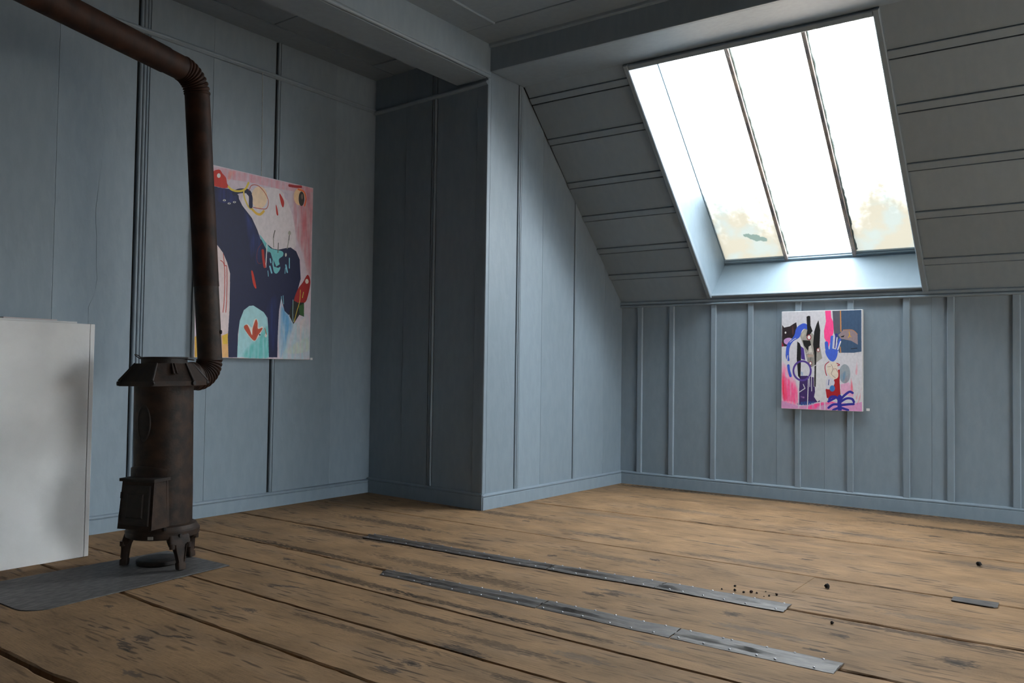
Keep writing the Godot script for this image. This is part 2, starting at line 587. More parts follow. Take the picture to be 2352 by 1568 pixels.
func paint_first(g: Image) -> void:
	smear(g, 205, 120, 130, [728,37,909,2,908,618,812,474,735,293], 0.5)
	smear(g, 220, 80, 80, [803,139,858,159,860,468,895,610,858,613,809,378], 0.35)
	smear(g, 222, 150, 165, [100,12,453,5,897,7,849,44,612,58,411,58,212,69,107,81], 0.5)
	smear(g, 240, 120, 80, [211,17,262,15,232,65,202,80], 0.5)
	blob(g, 226, 216, 220, [359,122,600,60,708,183,754,347,745,444,623,468,533,461,442,372,320,228])
	smear(g, 180, 205, 215, [632,1189,635,868,704,882,753,955,847,883,892,929,911,1187], 0.8)
	smear(g, 105, 165, 212, [633,1147,634,850,674,852,753,946,727,1051,661,1188], 0.85)
	smear(g, 225, 205, 205, [754,974,848,902,892,938,898,1044,804,1076], 0.6)
	smear(g, 205, 215, 195, [700,1127,876,1045,901,1141,712,1164], 0.5)
	area(g, 172, 218, 224, [306,1196,313,1066,320,959,349,887,391,857,434,854,478,878,523,894,554,1011,564,1191])
	smear(g, 112, 200, 198, [348,1195,419,1089,558,974,567,1191], 0.9)
	area(g, 228, 208, 208, [129,503,149,500,195,547,244,647,243,805,242,1025,255,1197,184,1198])
	area(g, 238, 185, 120, [190,1062,240,1043,250,1197,199,1198])
	area(g, 232, 190, 60, [195,1062,234,1047,234,1113,202,1114])
	stroke(g, 190, 70, 60, [187,539,199,616,216,632,221,807,216,913], 5)
	stroke(g, 190, 70, 60, [169,589,198,625,203,809,196,914], 5)
	area(g, 215, 170, 60, [1,1078,26,1060,42,1200,5,1201])
	area(g, 225, 205, 205, [22,908,146,900,154,1198,36,1201])
	area(g, 14, 21, 66, [-86,173,119,132,173,134,214,129,245,130,271,149,289,157,293,179,320,219,396,288,442,363,465,415,510,436,566,466,612,468,669,451,715,440,763,461,795,514,807,647,783,725,755,804,751,861,711,901,675,875,659,829,646,783,631,868,626,962,623,1055,624,1190,555,1191,546,1012,537,930,506,895,473,879,423,856,391,861,350,891,322,959,310,1049,309,1196,244,1197,236,1069,243,893,242,770,241,665,217,597,185,539,144,496,55,478,-78,462])
	smear(g, 40, 44, 120, [124,138,234,131,287,171,267,210,136,223], 0.6)
	smear(g, 38, 56, 140, [331,244,397,297,448,389,404,558,368,436], 0.6)
	smear(g, 26, 56, 132, [426,392,482,421,469,569,426,574], 0.7)
	smear(g, 30, 50, 120, [522,875,609,777,628,1054,574,1149], 0.4)
	stroke(g, 14, 21, 66, [255,152,286,132,328,121,365,121,382,150,384,213], 30)
	blob(g, 205, 45, 28, [96,48,142,21,168,41,194,64,203,97,216,118,183,131,145,131,99,121])
	blob(g, 232, 225, 222, [154,56,151,67,142,73,132,71,128,61,132,50,141,44,150,46])
	stroke(g, 228, 200, 70, [213,115,234,129,270,133,312,124,343,103,363,63], 13)
	stroke(g, 228, 200, 90, [328,119,334,163,362,212,384,231], 11)
	blob(g, 243, 214, 182, [513,132,496,187,452,216,407,202,387,154,404,99,448,70,493,83])
	stroke(g, 190, 85, 70, [368,112,385,77,422,66,458,77,501,115,522,158,509,206,459,216,403,216], 5)
	stroke(g, 230, 185, 70, [395,229,428,251,460,253,487,228], 16)
	stroke(g, 14, 21, 66, [360,127,382,150,384,213], 28)
	blob(g, 195, 42, 30, [610,89,639,115,652,145,644,177,626,154])
	blob(g, 190, 42, 30, [583,169,596,192,605,235,590,230])
	blob(g, 244, 205, 160, [827,72,814,117,781,140,747,128,732,89,744,45,778,22,812,33])
	stroke(g, 240, 110, 60, [769,32,818,40,837,85,827,135], 12)
	blob(g, 58, 48, 45, [824,87,818,124,800,142,782,130,774,96,780,60,797,42,816,53])
	blob(g, 120, 100, 90, [813,75,810,89,804,96,797,91,794,78,796,64,803,57,810,62])
	stroke(g, 170, 35, 40, [692,20,745,17,793,10], 18)
	blob(g, 205, 190, 205, [652,70,682,84,677,122,654,107])
	blob(g, 115, 195, 200, [459,388,515,437,555,467,644,475,652,504,619,534,632,589,607,627,582,622,564,568,536,507,499,456])
	area(g, 14, 21, 66, [531,489,550,496,568,540,559,615,535,562])
	area(g, 14, 21, 66, [574,539,598,583,632,561,643,573,615,590,581,585])
	stroke(g, 225, 225, 225, [519,444,514,596], 7)
	stroke(g, 130, 195, 215, [547,588,562,628], 12)
	stroke(g, 130, 195, 215, [706,515,708,581], 9)
	stroke(g, 130, 195, 215, [678,565,691,611], 12)
	stroke(g, 130, 195, 215, [548,537,553,560], 10)
	stroke(g, 130, 195, 215, [671,622,675,584], 5)
	stroke(g, 130, 195, 215, [531,618,536,654], 5)
	stroke(g, 130, 195, 215, [646,779,651,830], 5)
	stroke(g, 130, 195, 215, [661,773,666,829], 5)
	stroke(g, 130, 35, 45, [482,440,450,480,441,536,453,575,480,573], 3)
	stroke(g, 185, 40, 30, [487,489,493,539,505,593], 20)
	blob(g, 215, 50, 25, [400,635,415,640,443,735,429,737,413,702])
	blob(g, 165, 28, 28, [867,612,893,658,874,756,848,806,791,810,753,802,780,726,829,664])
	blob(g, 228, 215, 205, [877,657,873,669,862,675,852,671,847,659,851,647,861,641,872,645])
	area(g, 30, 32, 26, [714,882,749,799,787,811,840,807,843,905,802,894,754,960,719,910])
	area(g, 45, 90, 45, [795,834,841,812,843,903,805,891])
	stroke(g, 220, 190, 70, [807,723,803,800,781,868,759,945], 5)
	stroke(g, 200, 195, 90, [834,736,826,774], 6)
	stroke(g, 170, 210, 215, [745,795,746,908,753,946], 4)
	blob(g, 232, 228, 222, [358,1007,379,979,416,999,428,954,447,940,464,961,468,997,498,988,500,1009,435,1089])
	blob(g, 196, 78, 48, [356,1007,375,983,395,1005,418,1049,422,1004,445,946,459,966,463,1006,495,998,496,1009,466,1047,433,1084])
	smear(g, 150, 35, 25, [422,999,449,989,466,1033,433,1080], 0.6)
	blob(g, 225, 222, 218, [537,1047,534,1056,527,1060,520,1057,517,1048,520,1039,527,1034,534,1038])
	stroke(g, 190, 90, 60, [517,999,532,1040], 5)
	blob(g, 20, 25, 60, [484,1044,482,1048,479,1050,475,1049,473,1045,474,1041,478,1039,482,1041])
	stroke(g, 150, 148, 140, [581,343,570,391,574,456], 7)
	stroke(g, 40, 35, 35, [581,343,570,391], 4)
	stroke(g, 150, 148, 140, [704,335,697,393,686,451], 7)
	stroke(g, 40, 35, 35, [704,335,697,393], 4)
	stroke(g, 150, 148, 140, [611,423,610,488], 7)
	stroke(g, 40, 35, 35, [611,423,610,488], 4)
	blob(g, 170, 165, 155, [714,342,711,353,703,358,694,355,690,345,694,334,702,328,710,331])
	blob(g, 215, 212, 205, [683,494,681,503,676,508,671,505,669,495,671,486,676,482,681,485])
	blob(g, 215, 212, 210, [197,205,194,210,186,213,178,213,175,209,178,204,185,201,193,201])
	blob(g, 60, 55, 70, [190,206,189,209,186,211,183,210,182,208,183,205,186,204,188,204])
	blob(g, 215, 212, 210, [233,219,230,224,222,227,214,227,210,223,214,218,221,215,229,216])
	blob(g, 60, 55, 70, [226,221,225,223,222,225,219,224,218,222,219,219,221,218,224,218])
	blob(g, 215, 212, 210, [271,204,268,209,260,212,252,212,249,208,252,203,260,200,268,200])
	blob(g, 60, 55, 70, [264,205,263,208,260,209,257,209,256,207,257,204,260,202,263,203])

func paint_second(g: Image) -> void:
	smear(g, 200, 198, 205, [0,0,273,3,275,150,1,149], 0.5)
	smear(g, 255, 140, 180, [-4,610,63,636,200,880,202,1099,-1,1062], 0.7)
	smear(g, 255, 95, 150, [-4,638,59,756,187,889,184,1072,93,1049,-1,1025], 0.8)
	smear(g, 255, 45, 85, [-3,721,46,793,68,1022,-1,1007], 0.85)
	area(g, 215, 150, 195, [-1,1048,103,1076,211,1103,458,1060,631,1043,801,1057,899,1030,900,1136,0,1138])
	smear(g, 255, 70, 140, [283,1127,335,1083,476,1045,631,1043,459,1091,389,1135], 0.8)
	area(g, 38, 24, 30, [4,154,27,186,95,172,136,145,169,127,177,182,157,241,170,305,96,319,59,407,1,409])
	smear(g, 170, 105, 105, [115,172,139,177,146,269,119,269], 0.7)
	area(g, 150, 20, 50, [-1,348,29,407,0,411])
	blob(g, 228, 225, 222, [54,246,51,255,44,259,37,255,34,246,37,237,44,233,51,237])
	blob(g, 196, 150, 204, [26,333,62,309,107,311,97,333,70,385,31,370])
	area(g, 62, 38, 98, [213,752,297,749,379,769,389,999,458,1042,193,1090,207,879])
	smear(g, 45, 75, 140, [184,1090,219,1052,406,1044,335,1083], 0.8)
	area(g, 160, 155, 146, [209,277,275,195,364,268,444,420,466,546,402,593,378,647,332,648,296,577,259,423])
	smear(g, 190, 182, 165, [213,268,275,213,293,259,231,314], 0.7)
	smear(g, 90, 88, 88, [296,545,380,543,367,638,332,648], 0.7)
	blob(g, 58, 90, 198, [150,269,163,214,190,173,248,141,293,157,297,213,266,204,235,227,206,303,133,351,93,425,87,517,91,576,64,572,47,517,62,388,115,324])
	stroke(g, 210, 206, 211, [71,517,66,545,64,568], 10)
	stroke(g, 210, 206, 211, [97,360,137,328,164,314], 8)
	stroke(g, 58, 90, 198, [79,632,86,691,104,755], 30)
	area(g, 18, 16, 18, [287,64,309,54,330,59,333,168,357,231,329,268,283,291,297,223,293,177])
	area(g, 18, 16, 18, [423,107,443,222,436,421,403,439,398,629,394,877,376,866,381,620,377,512,363,385,375,240,403,150])
	area(g, 18, 16, 18, [182,351,210,373,228,423,225,569,219,788,192,752,176,552])
	area(g, 18, 16, 18, [242,336,329,342,341,395,317,413,304,458,259,400])
	area(g, 75, 52, 135, [221,405,257,432,274,568,229,555])
	area(g, 205, 198, 190, [312,413,337,395,366,503,277,495,313,467])
	smear(g, 190, 150, 130, [282,504,375,503,366,534,287,531], 0.7)
	stroke(g, 60, 50, 50, [295,481,297,504], 4)
	stroke(g, 60, 50, 50, [313,481,315,504], 4)
	stroke(g, 60, 50, 50, [331,481,333,503], 4)
	stroke(g, 60, 50, 50, [348,480,350,503], 4)
	stroke(g, 60, 50, 50, [366,480,368,503], 4)
	blob(g, 150, 28, 45, [343,304,336,327,317,337,298,327,290,304,298,281,317,271,335,281])
	blob(g, 232, 228, 224, [334,304,329,320,317,327,305,320,299,304,304,288,317,281,329,288])
	blob(g, 150, 28, 45, [438,450,433,467,420,474,408,467,403,451,408,434,420,427,432,434])
	blob(g, 232, 228, 224, [432,450,428,462,420,467,412,462,409,451,412,439,420,434,428,439])
	blob(g, 150, 28, 45, [351,603,346,618,334,625,321,619,316,603,321,588,333,581,346,587])
	blob(g, 232, 228, 224, [345,603,342,614,333,618,325,614,322,603,325,592,333,588,341,592])
	stroke(g, 88, 62, 145, [338,689,331,732,310,768,278,793,240,803,201,795,169,772,146,737,138,694,146,651,167,615,200,590,238,581,276,588,309,611,331,647,338,689], 22)
	smear(g, 70, 120, 180, [217,697,252,714,253,750,226,742], 0.8)
	area(g, 214, 211, 212, [400,594,454,578,508,572,519,823,496,923,477,1042,441,1024,414,1048,375,991,397,873])
	stroke(g, 210, 206, 211, [202,916,200,1128], 9)
	stroke(g, 210, 206, 211, [311,785,300,1130], 10)
	stroke(g, 210, 206, 211, [445,1033,445,1134], 10)
	stroke(g, 210, 206, 211, [490,914,498,1131], 10)
	stroke(g, 210, 206, 211, [346,748,348,924], 8)
	stroke(g, 210, 206, 211, [322,757,327,875], 7)
	stroke(g, 210, 206, 211, [373,747,374,873], 6)
	stroke(g, 210, 206, 211, [210,939,272,895], 9)
	stroke(g, 210, 206, 211, [272,895,252,849], 9)
	stroke(g, 210, 206, 211, [341,657,402,621], 8)
	smear(g, 205, 150, 195, [219,984,273,995,264,1012,224,1005], 0.9)
	area(g, 255, 75, 145, [497,-1,561,-2,565,79,597,151,589,258,553,365,536,419,523,384,489,312,485,231,507,123])
	area(g, 60, 85, 114, [578,4,892,2,894,469,814,482,651,482,630,347,596,258])
	area(g, 88, 88, 100, [578,4,661,5,669,244,625,275,596,262])
	stroke(g, 195, 135, 85, [667,8,672,240], 14)
	stroke(g, 180, 130, 90, [665,418,670,478], 14)
	smear(g, 44, 68, 100, [700,9,713,9,719,470,704,471], 0.5)
	smear(g, 44, 68, 100, [734,9,747,9,753,470,737,470], 0.5)
	smear(g, 44, 68, 100, [772,9,785,9,791,469,776,470], 0.5)
	smear(g, 44, 68, 100, [810,10,823,10,829,469,813,469], 0.5)
	smear(g, 44, 68, 100, [852,10,865,10,870,468,855,468], 0.5)
	area(g, 150, 130, 134, [644,280,697,224,795,225,852,274,855,391,783,347,668,322])
	stroke(g, 190, 130, 85, [697,224,795,225,850,273], 7)
	area(g, 20, 20, 24, [668,298,711,284,702,306,677,306])
	stroke(g, 215, 165, 50, [761,244,766,284,753,310], 9)
	stroke(g, 215, 165, 50, [766,284,783,306], 7)
	stroke(g, 25, 30, 40, [784,438,847,431], 8)
	stroke(g, 62, 95, 200, [512,370,519,437,541,500], 38)
	stroke(g, 70, 105, 205, [575,303,565,455], 34)
	stroke(g, 48, 48, 140, [623,275,602,419], 26)
	stroke(g, 205, 203, 215, [598,302,589,428], 22)
	stroke(g, 62, 95, 200, [660,333,631,454], 30)
	stroke(g, 225, 222, 228, [669,355,639,445], 14)
	stroke(g, 205, 203, 215, [630,311,618,427], 14)
	blob(g, 66, 100, 205, [501,456,540,444,592,438,635,463,627,534,593,580,550,567,511,509])
	blob(g, 152, 160, 168, [775,717,758,794,715,827,671,797,653,721,670,644,713,611,757,641])
	smear(g, 80, 130, 170, [667,738,722,683,731,772,681,809], 0.7)
	smear(g, 150, 110, 125, [723,754,765,718,757,807,706,826], 0.6)
	area(g, 172, 22, 34, [505,905,603,785,633,677,661,672,659,819,669,952,648,1008,519,998])
	area(g, 226, 168, 198, [668,841,764,815,809,982,678,947])
	stroke(g, 172, 28, 40, [541,585,500,626,503,698,517,743], 9)
	stroke(g, 172, 28, 40, [611,597,658,618,628,632], 10)
	blob(g, 224, 209, 192, [516,626,567,589,623,597,641,686,642,757,603,783,560,759,521,707])
	stroke(g, 120, 95, 90, [568,616,585,669,568,723,612,767], 4)
	stroke(g, 120, 95, 90, [525,644,559,638], 4)
	stroke(g, 150, 60, 60, [585,669,620,664,637,703], 4)
	blob(g, 206, 202, 212, [517,788,586,790,604,829,570,889,514,891])
	stroke(g, 70, 85, 140, [543,791,535,850], 9)
	blob(g, 60, 120, 185, [608,887,599,913,579,924,558,915,549,890,558,864,578,853,599,862])
	smear(g, 255, 62, 92, [841,566,848,565,854,674,847,733,827,716,832,650], 0.95)
	smear(g, 255, 62, 92, [870,807,876,807,857,937,850,1006,829,990,860,907], 0.95)
	smear(g, 255, 62, 92, [781,770,787,770,813,896,807,964,788,947,772,868], 0.95)
	smear(g, 255, 62, 92, [885,899,891,899,850,1038,847,1112,837,1095,882,1005], 0.95)
	stroke(g, 44, 44, 150, [661,979,657,1059,662,1126], 44)
	stroke(g, 44, 44, 150, [657,1033,622,985,571,983,545,1011], 26)
	stroke(g, 44, 44, 150, [665,1014,716,959,767,921,800,933], 26)
	stroke(g, 44, 44, 150, [666,1041,733,998,792,1000,814,1034], 26)
	stroke(g, 44, 44, 150, [657,1068,589,1071,537,1110], 26)
	stroke(g, 44, 44, 150, [666,1077,742,1064,810,1057], 26)
	stroke(g, 44, 44, 150, [653,1104,606,1124,589,1134], 26)
	stroke(g, 44, 44, 150, [675,1103,751,1126], 26)
	stroke(g, 44, 44, 150, [605,999,536,1038], 26)


func painted(number: int, w: int, h: int, base: Color) -> ImageTexture:
	var g := Image.create(w, h, false, Image.FORMAT_RGB8)
	g.fill(base)
	if number == 1:
		paint_first(g)
	else:
		paint_second(g)
	var brush := noise(FastNoiseLite.TYPE_SIMPLEX, 0.05, 3, 90 + number)
	for y in h:
		for x in w:
			var c := g.get_pixel(x, y)
			var k := 1.0 + brush.get_noise_2d(x * 0.5, y * 0.35) * 0.035
			g.set_pixel(x, y, Color(c.r * k, c.g * k, c.b * k))
	return ImageTexture.create_from_image(g)

# ------------------------------------------------------------------ setting
func struct(called: String, label: String, category: String) -> Node3D:
	return thing(called, label, category, Vector3.ZERO, "", "structure")

# boards and beads along a wall: strips of [kind, u0, u1], top gives the height at u
func boarding(root: Node3D, O: Vector3, U: Vector3, N: Vector3, v0: float, top: Callable, strips: Array, thick := 0.02) -> void:
	var i := 0
	for s in strips:
		var u0: float = s[1]
		var u1: float = s[2]
		if s[0] == "board":
			var b := MB.new()
			slab(b, [Vector2(u0, v0), Vector2(u1, v0), Vector2(u1, top.call(u1)), Vector2(u0, top.call(u0))], O, U, Vector3.UP, N, -thick, float(s[3]) if s.size() > 3 else 0.0, 0.0025)
			part("board", b.mesh(), M["paint%d" % (i % 4)], root)
			i += 1
		elif s[0] == "cracked":                       # one board split by a wandering crack
			var jag := noise(FastNoiseLite.TYPE_SIMPLEX_SMOOTH, 1.1, 3, 77)
			var h: float = top.call(u0)
			var lo := [Vector2(u0, h), Vector2(u0, v0)]
			var hi := [Vector2(u1, v0), Vector2(u1, h)]
			var turn := []
			for k in 41:
				var v := lerpf(v0, h, k / 40.0)
				var m := (u0 + u1) / 2 + 0.02 + jag.get_noise_2d(v, 0.0) * 0.05 - (0.028 if v < 1.28 else 0.0) * 1.0
				var open := 0.00005 + 0.0016 * maxf(0.0, 0.35 + jag.get_noise_2d(v * 3.0, 8.0)) * (1.0 if v > 0.7 and v < 1.95 else 0.0)
				lo.append(Vector2(m - open, v))
				turn.append(Vector2(m + open, v))
			turn.reverse()
			for edge in [lo, hi + turn]:
				var b := MB.new()
				slab(b, edge, O, U, Vector3.UP, N, -thick, s[3], 0.0002)
				part("board", b.mesh(), M["paint%d" % (i % 4)], root)
			i += 1
		elif s[0] == "bead":                          # a rounded moulding with a quirk on each side
			var b := MB.new()
			var r := (u1 - u0) / 2
			var pr := [Vector2(-thick, u0)]
			for q in arc(Vector2(-0.004, (u0 + u1) / 2), r, -80, 80, 6):
				pr.append(Vector2(minf(q.x, 0.008), q.y))
			pr.append(Vector2(-thick, u1))
			draw(b, pr, O + Vector3(0, v0, 0), O + Vector3(0, top.call((u0 + u1) / 2), 0), N, U)
			part("bead", b.mesh(), M.batten, root)

func skirting(called: String, label: String, A: Vector3, B: Vector3, out: Vector3, high := 0.1, deep := 0.022) -> Node3D:
	var root := struct(called, label, "baseboard")
	var b := MB.new()
	draw(b, [Vector2(0, 0), Vector2(deep, 0), Vector2(deep, high - 0.024), Vector2(deep - 0.003, high - 0.022), Vector2(0, high - 0.022)], A, B, out, Vector3.UP)
	part("plank_face", b.mesh(), M.paint2, root)
	var m := MB.new()
	draw(m, [Vector2(0, high - 0.022), Vector2(deep - 0.005, high - 0.022)] + arc(Vector2(deep - 0.009, high - 0.012), 0.009, -60, 90, 6) + [Vector2(0, high)], A, B, out, Vector3.UP)
	part("bead", m.mesh(), M.batten, root)
	return root

func build_floor() -> void:
	var root := struct("floor", "worn wide pine floorboards with open dark gaps across the attic room", "floor")
	box_part("subfloor", Vector3(-4.75, -0.20, -6.45), Vector3(ROOM_R, -0.032, ROOM_B), M.under, root)
	# joints between the planks: z at x = -4.6 and at x = -0.3, width of the gap
	var J := [[-6.29, -6.29, 0.0], [-5.62, -5.825, 0.006], [-4.91, -4.985, 0.009], [-4.585, -4.635, 0.003], [-3.98, -4.02, 0.005], [-3.352, -3.414, 0.010],
		[-2.874, -2.816, 0.014], [-2.60, -2.49, 0.003], [-2.248, -2.155, 0.006], [-1.935, -1.76, 0.011], [-1.285, -1.235, 0.016], [-0.66, -0.66, 0.008]]
	# what each plank shows: knots [x, z, half length, half width] and stains [x, z, half length, half width, dark, grey, slant]
	var wear := [
		[[], [[-2.2, -6.2, 1.2, 0.06, 0.45, 0.2, 0.0], [-1.0, -6.15, 0.8, 0.12, 0.3, 0.3, 0.0], [-3.0, -6.15, 0.5, 0.06, 0.3, 0.2, 0.0]]],
		[[[-1.9, -5.3, 0.03, 0.02], [-0.9, -5.45, 0.035, 0.02]], [[-2.4, -5.3, 0.3, 0.06, 0.12, 0.4, 0.0], [-1.2, -5.2, 0.3, 0.05, 0.1, 0.4, 0.0], [-0.7, -5.75, 0.6, 0.04, 0.4, 0.2, 0.0]]],
		[[], [[-2.7, -4.8, 0.25, 0.05, 0.1, 0.4, 0.0], [-0.5, -4.8, 0.3, 0.05, 0.1, 0.4, 0.0]]],
		[[[-3.0, -4.3, 0.03, 0.018], [-1.3, -4.35, 0.03, 0.016]], [[-3.3, -4.4, 0.5, 0.05, 0.3, 0.2, 0.0], [-2.4, -4.2, 0.3, 0.04, 0.15, 0.4, 0.0], [-1.75, -4.4, 0.16, 0.012, 0.2, 0.6, 0.05], [-1.5, -4.1, 0.4, 0.04, 0.15, 0.3, 0.0]]],
		[[[-2.35, -3.6, 0.03, 0.02], [-1.9, -3.85, 0.025, 0.015]], [[-3.6, -3.7, 0.45, 0.05, 0.3, 0.3, 0.0], [-2.9, -3.5, 0.3, 0.03, 0.3, 0.2, 0.0], [-2.1, -3.75, 0.3, 0.04, 0.15, 0.3, 0.0], [-0.6, -3.6, 0.2, 0.04, 0.1, 0.4, 0.0], [-1.75, -3.62, 0.1, 0.014, 0.1, 0.7, 0.0]]],
		[[[-1.819, -3.105, 0.04, 0.022], [-1.757, -3.156, 0.04, 0.022], [-1.248, -3.201, 0.03, 0.026], [-0.834, -3.189, 0.03, 0.022], [-0.447, -3.14, 0.045, 0.036], [-3.2, -3.2, 0.03, 0.018]],
			[[-3.4, -2.90, 0.6, 0.025, 0.45, 0.1, 0.0], [-2.7, -3.05, 0.35, 0.05, 0.25, 0.1, 0.0], [-2.3, -3.0, 0.25, 0.05, 0.25, 0.1, 0.0], [-3.5, -3.3, 0.5, 0.04, 0.35, 0.2, 0.0], [-0.86, -2.97, 0.05, 0.012, 0.5, 0.4, 0.0], [-1.75, -3.2, 0.12, 0.02, 0.2, 0.5, 0.0], [-0.6, -3.37, 0.35, 0.025, 0.35, 0.1, 0.0], [-1.1, -3.05, 0.2, 0.03, 0.1, 0.5, 0.0]]],
		[[[-3.3, -2.7, 0.03, 0.016]], [[-2.75, -2.62, 0.45, 0.03, 0.4, 0.1, 0.1], [-2.15, -2.60, 0.4, 0.022, 0.4, 0.1, 0.06], [-1.7, -2.60, 0.3, 0.02, 0.35, 0.15, 0.03], [-1.3, -2.66, 0.10, 0.022, 0.1, 0.7, 0.0], [-3.0, -2.74, 0.12, 0.02, 0.15, 0.6, 0.0], [-2.5, -2.70, 0.06, 0.012, 0.1, 0.6, 0.0]]],
		[[[-2.96, -2.335, 0.02, 0.010]], [[-2.93, -2.37, 0.10, 0.012, 0.3, 0.6, -0.5], [-2.2, -2.42, 0.3, 0.02, 0.35, 0.1, 0.0], [-1.75, -2.33, 0.3, 0.03, 0.25, 0.2, 0.0], [-1.45, -2.4, 0.12, 0.03, 0.1, 0.5, 0.0], [-1.8, -2.21, 0.10, 0.035, 0.35, 0.5, 0.0], [-2.35, -2.3, 0.07, 0.01, 0.35, 0.4, 0.0]]],
		[[[-1.85, -2.019, 0.045, 0.018], [-2.736, -2.063, 0.035, 0.015], [-3.26, -2.095, 0.03, 0.012]], [[-1.87, -1.93, 0.05, 0.02, 0.3, 0.6, 0.0], [-2.85, -2.0, 0.05, 0.012, 0.25, 0.6, 0.0], [-2.2, -2.14, 0.4, 0.02, 0.25, 0.2, 0.0], [-1.4, -2.1, 0.2, 0.03, 0.3, 0.2, 0.0]]],
		[[[-2.733, -1.619, 0.035, 0.02], [-2.15, -1.5, 0.04, 0.02], [-3.2, -1.75, 0.02, 0.012]], [[-2.72, -1.545, 0.07, 0.02, 0.35, 0.5, 0.3], [-2.66, -1.705, 0.06, 0.011, 0.4, 0.4, -0.4], [-2.45, -1.42, 0.05, 0.018, 0.2, 0.6, 0.0], [-2.95, -1.6, 0.03, 0.01, 0.3, 0.3, 0.0], [-2.2, -1.44, 0.04, 0.014, 0.4, 0.3, 0.0]]],
		[[[-2.6, -1.0, 0.03, 0.02]], []],
	]
	var faces := []
	for i in J.size() - 1:
		var a: Array = J[i]
		var c: Array = J[i + 1]
		var zs := minf(a[0], a[1])
		var ze := maxf(c[0], c[1])
		var tex := pine(i + 1, -4.7, -0.2, zs, ze, wear[i][0], wear[i][1], [0.94, 1.0, 0.98, 1.01, 0.98, 0.97, 1.0, 0.98, 1.0, 0.97, 0.95][i])
		var m := StandardMaterial3D.new()
		m.albedo_texture = tex
		m.roughness = 0.75
		m.metallic_specular = 0.3
		faces.append(m)
		m.normal_enabled = true
		m.normal_texture = M.zinc.normal_texture
		m.normal_scale = 0.12
		if i == 4:                                    # this plank is split lengthways beyond the patch strips
			plank(root, a, c, -4.62, -1.1606, m, zs, ze, i)
			plank(root, a, [-3.31, -3.765, 0.004], -1.160, ROOM_R, m, zs, ze, i + 20)
			plank(root, [-3.31, -3.765, 0.004], c, -1.160, ROOM_R, m, zs, ze, i + 30)
		else:
			plank(root, a, c, -4.62, ROOM_R, m, zs, ze, i)
	for k in 11:
		plank(root, [-0.66 + 0.52 * k, -0.66 + 0.52 * k, 0.008], [-0.14 + 0.52 * k, -0.14 + 0.52 * k, 0.008], -4.62, ROOM_R, faces[(k * 3 + 2) % faces.size()], -0.66 + 0.52 * k, -0.14 + 0.52 * k, 50 + k)   # behind the camera

func plank(root: Node3D, a: Array, c: Array, x0: float, x1: float, m: Material, zs: float, ze: float, number: int) -> void:
	var b := MB.new()
	var jag := noise(FastNoiseLite.TYPE_SIMPLEX, 3.2, 4, 100 + number)
	var lift := 0.0016 * sin(number * 2.3)
	var cuts := []
	var step := 0.06 if number < 50 else 1.5
	var n := int((minf(x1, 0.6) - x0) / step)
	for i in n + 1:
		cuts.append(lerpf(x0, minf(x1, 0.6), float(i) / n))
	if x1 > 0.6:
		cuts.append(x1)
	var top := []
	for i in cuts.size():
		var x: float = cuts[i]
		var q := (x + 4.6) / 4.3
		var za: float = lerpf(a[0], a[1], q) + (a[2] / 2 + maxf(0.0, jag.get_noise_2d(x, 0) * a[2] * 0.9)) * 1.0
		var zb: float = lerpf(c[0], c[1], q) - (c[2] / 2 + maxf(0.0, jag.get_noise_2d(x, 9) * c[2] * 0.9))
		var wa: float = 0.003 + absf(jag.get_noise_2d(x * 2, 20)) * a[2]
		var wb: float = 0.003 + absf(jag.get_noise_2d(x * 2, 30)) * c[2]
		top.append(PackedVector3Array([Vector3(x, -0.031, za), Vector3(x, lift - 0.004, za), Vector3(x, lift, za + wa), Vector3(x, lift, zb - wb), Vector3(x, lift - 0.004, zb), Vector3(x, -0.031, zb)]))
	var uv := func(p: Vector3) -> Vector2: return Vector2((p.x + 4.7) / 4.5, (p.z - zs) / (ze - zs))
	for i in cuts.size() - 1:
		for j in 5:
			var q := [top[i][j], top[i][j + 1], top[i + 1][j + 1], top[i + 1][j]]
			b.face(q, [Vector3(0, 0, -1), Vector3(0, 1, -0.5), Vector3.UP, Vector3(0, 1, 0.5), Vector3(0, 0, 1)][j], q.map(uv))
	b.face(Array(top[0]), Vector3.LEFT, Array(top[0]).map(uv))
	b.face(Array(top[-1]), Vector3.RIGHT, Array(top[-1]).map(uv))
	part("plank", b.mesh(), m, root)

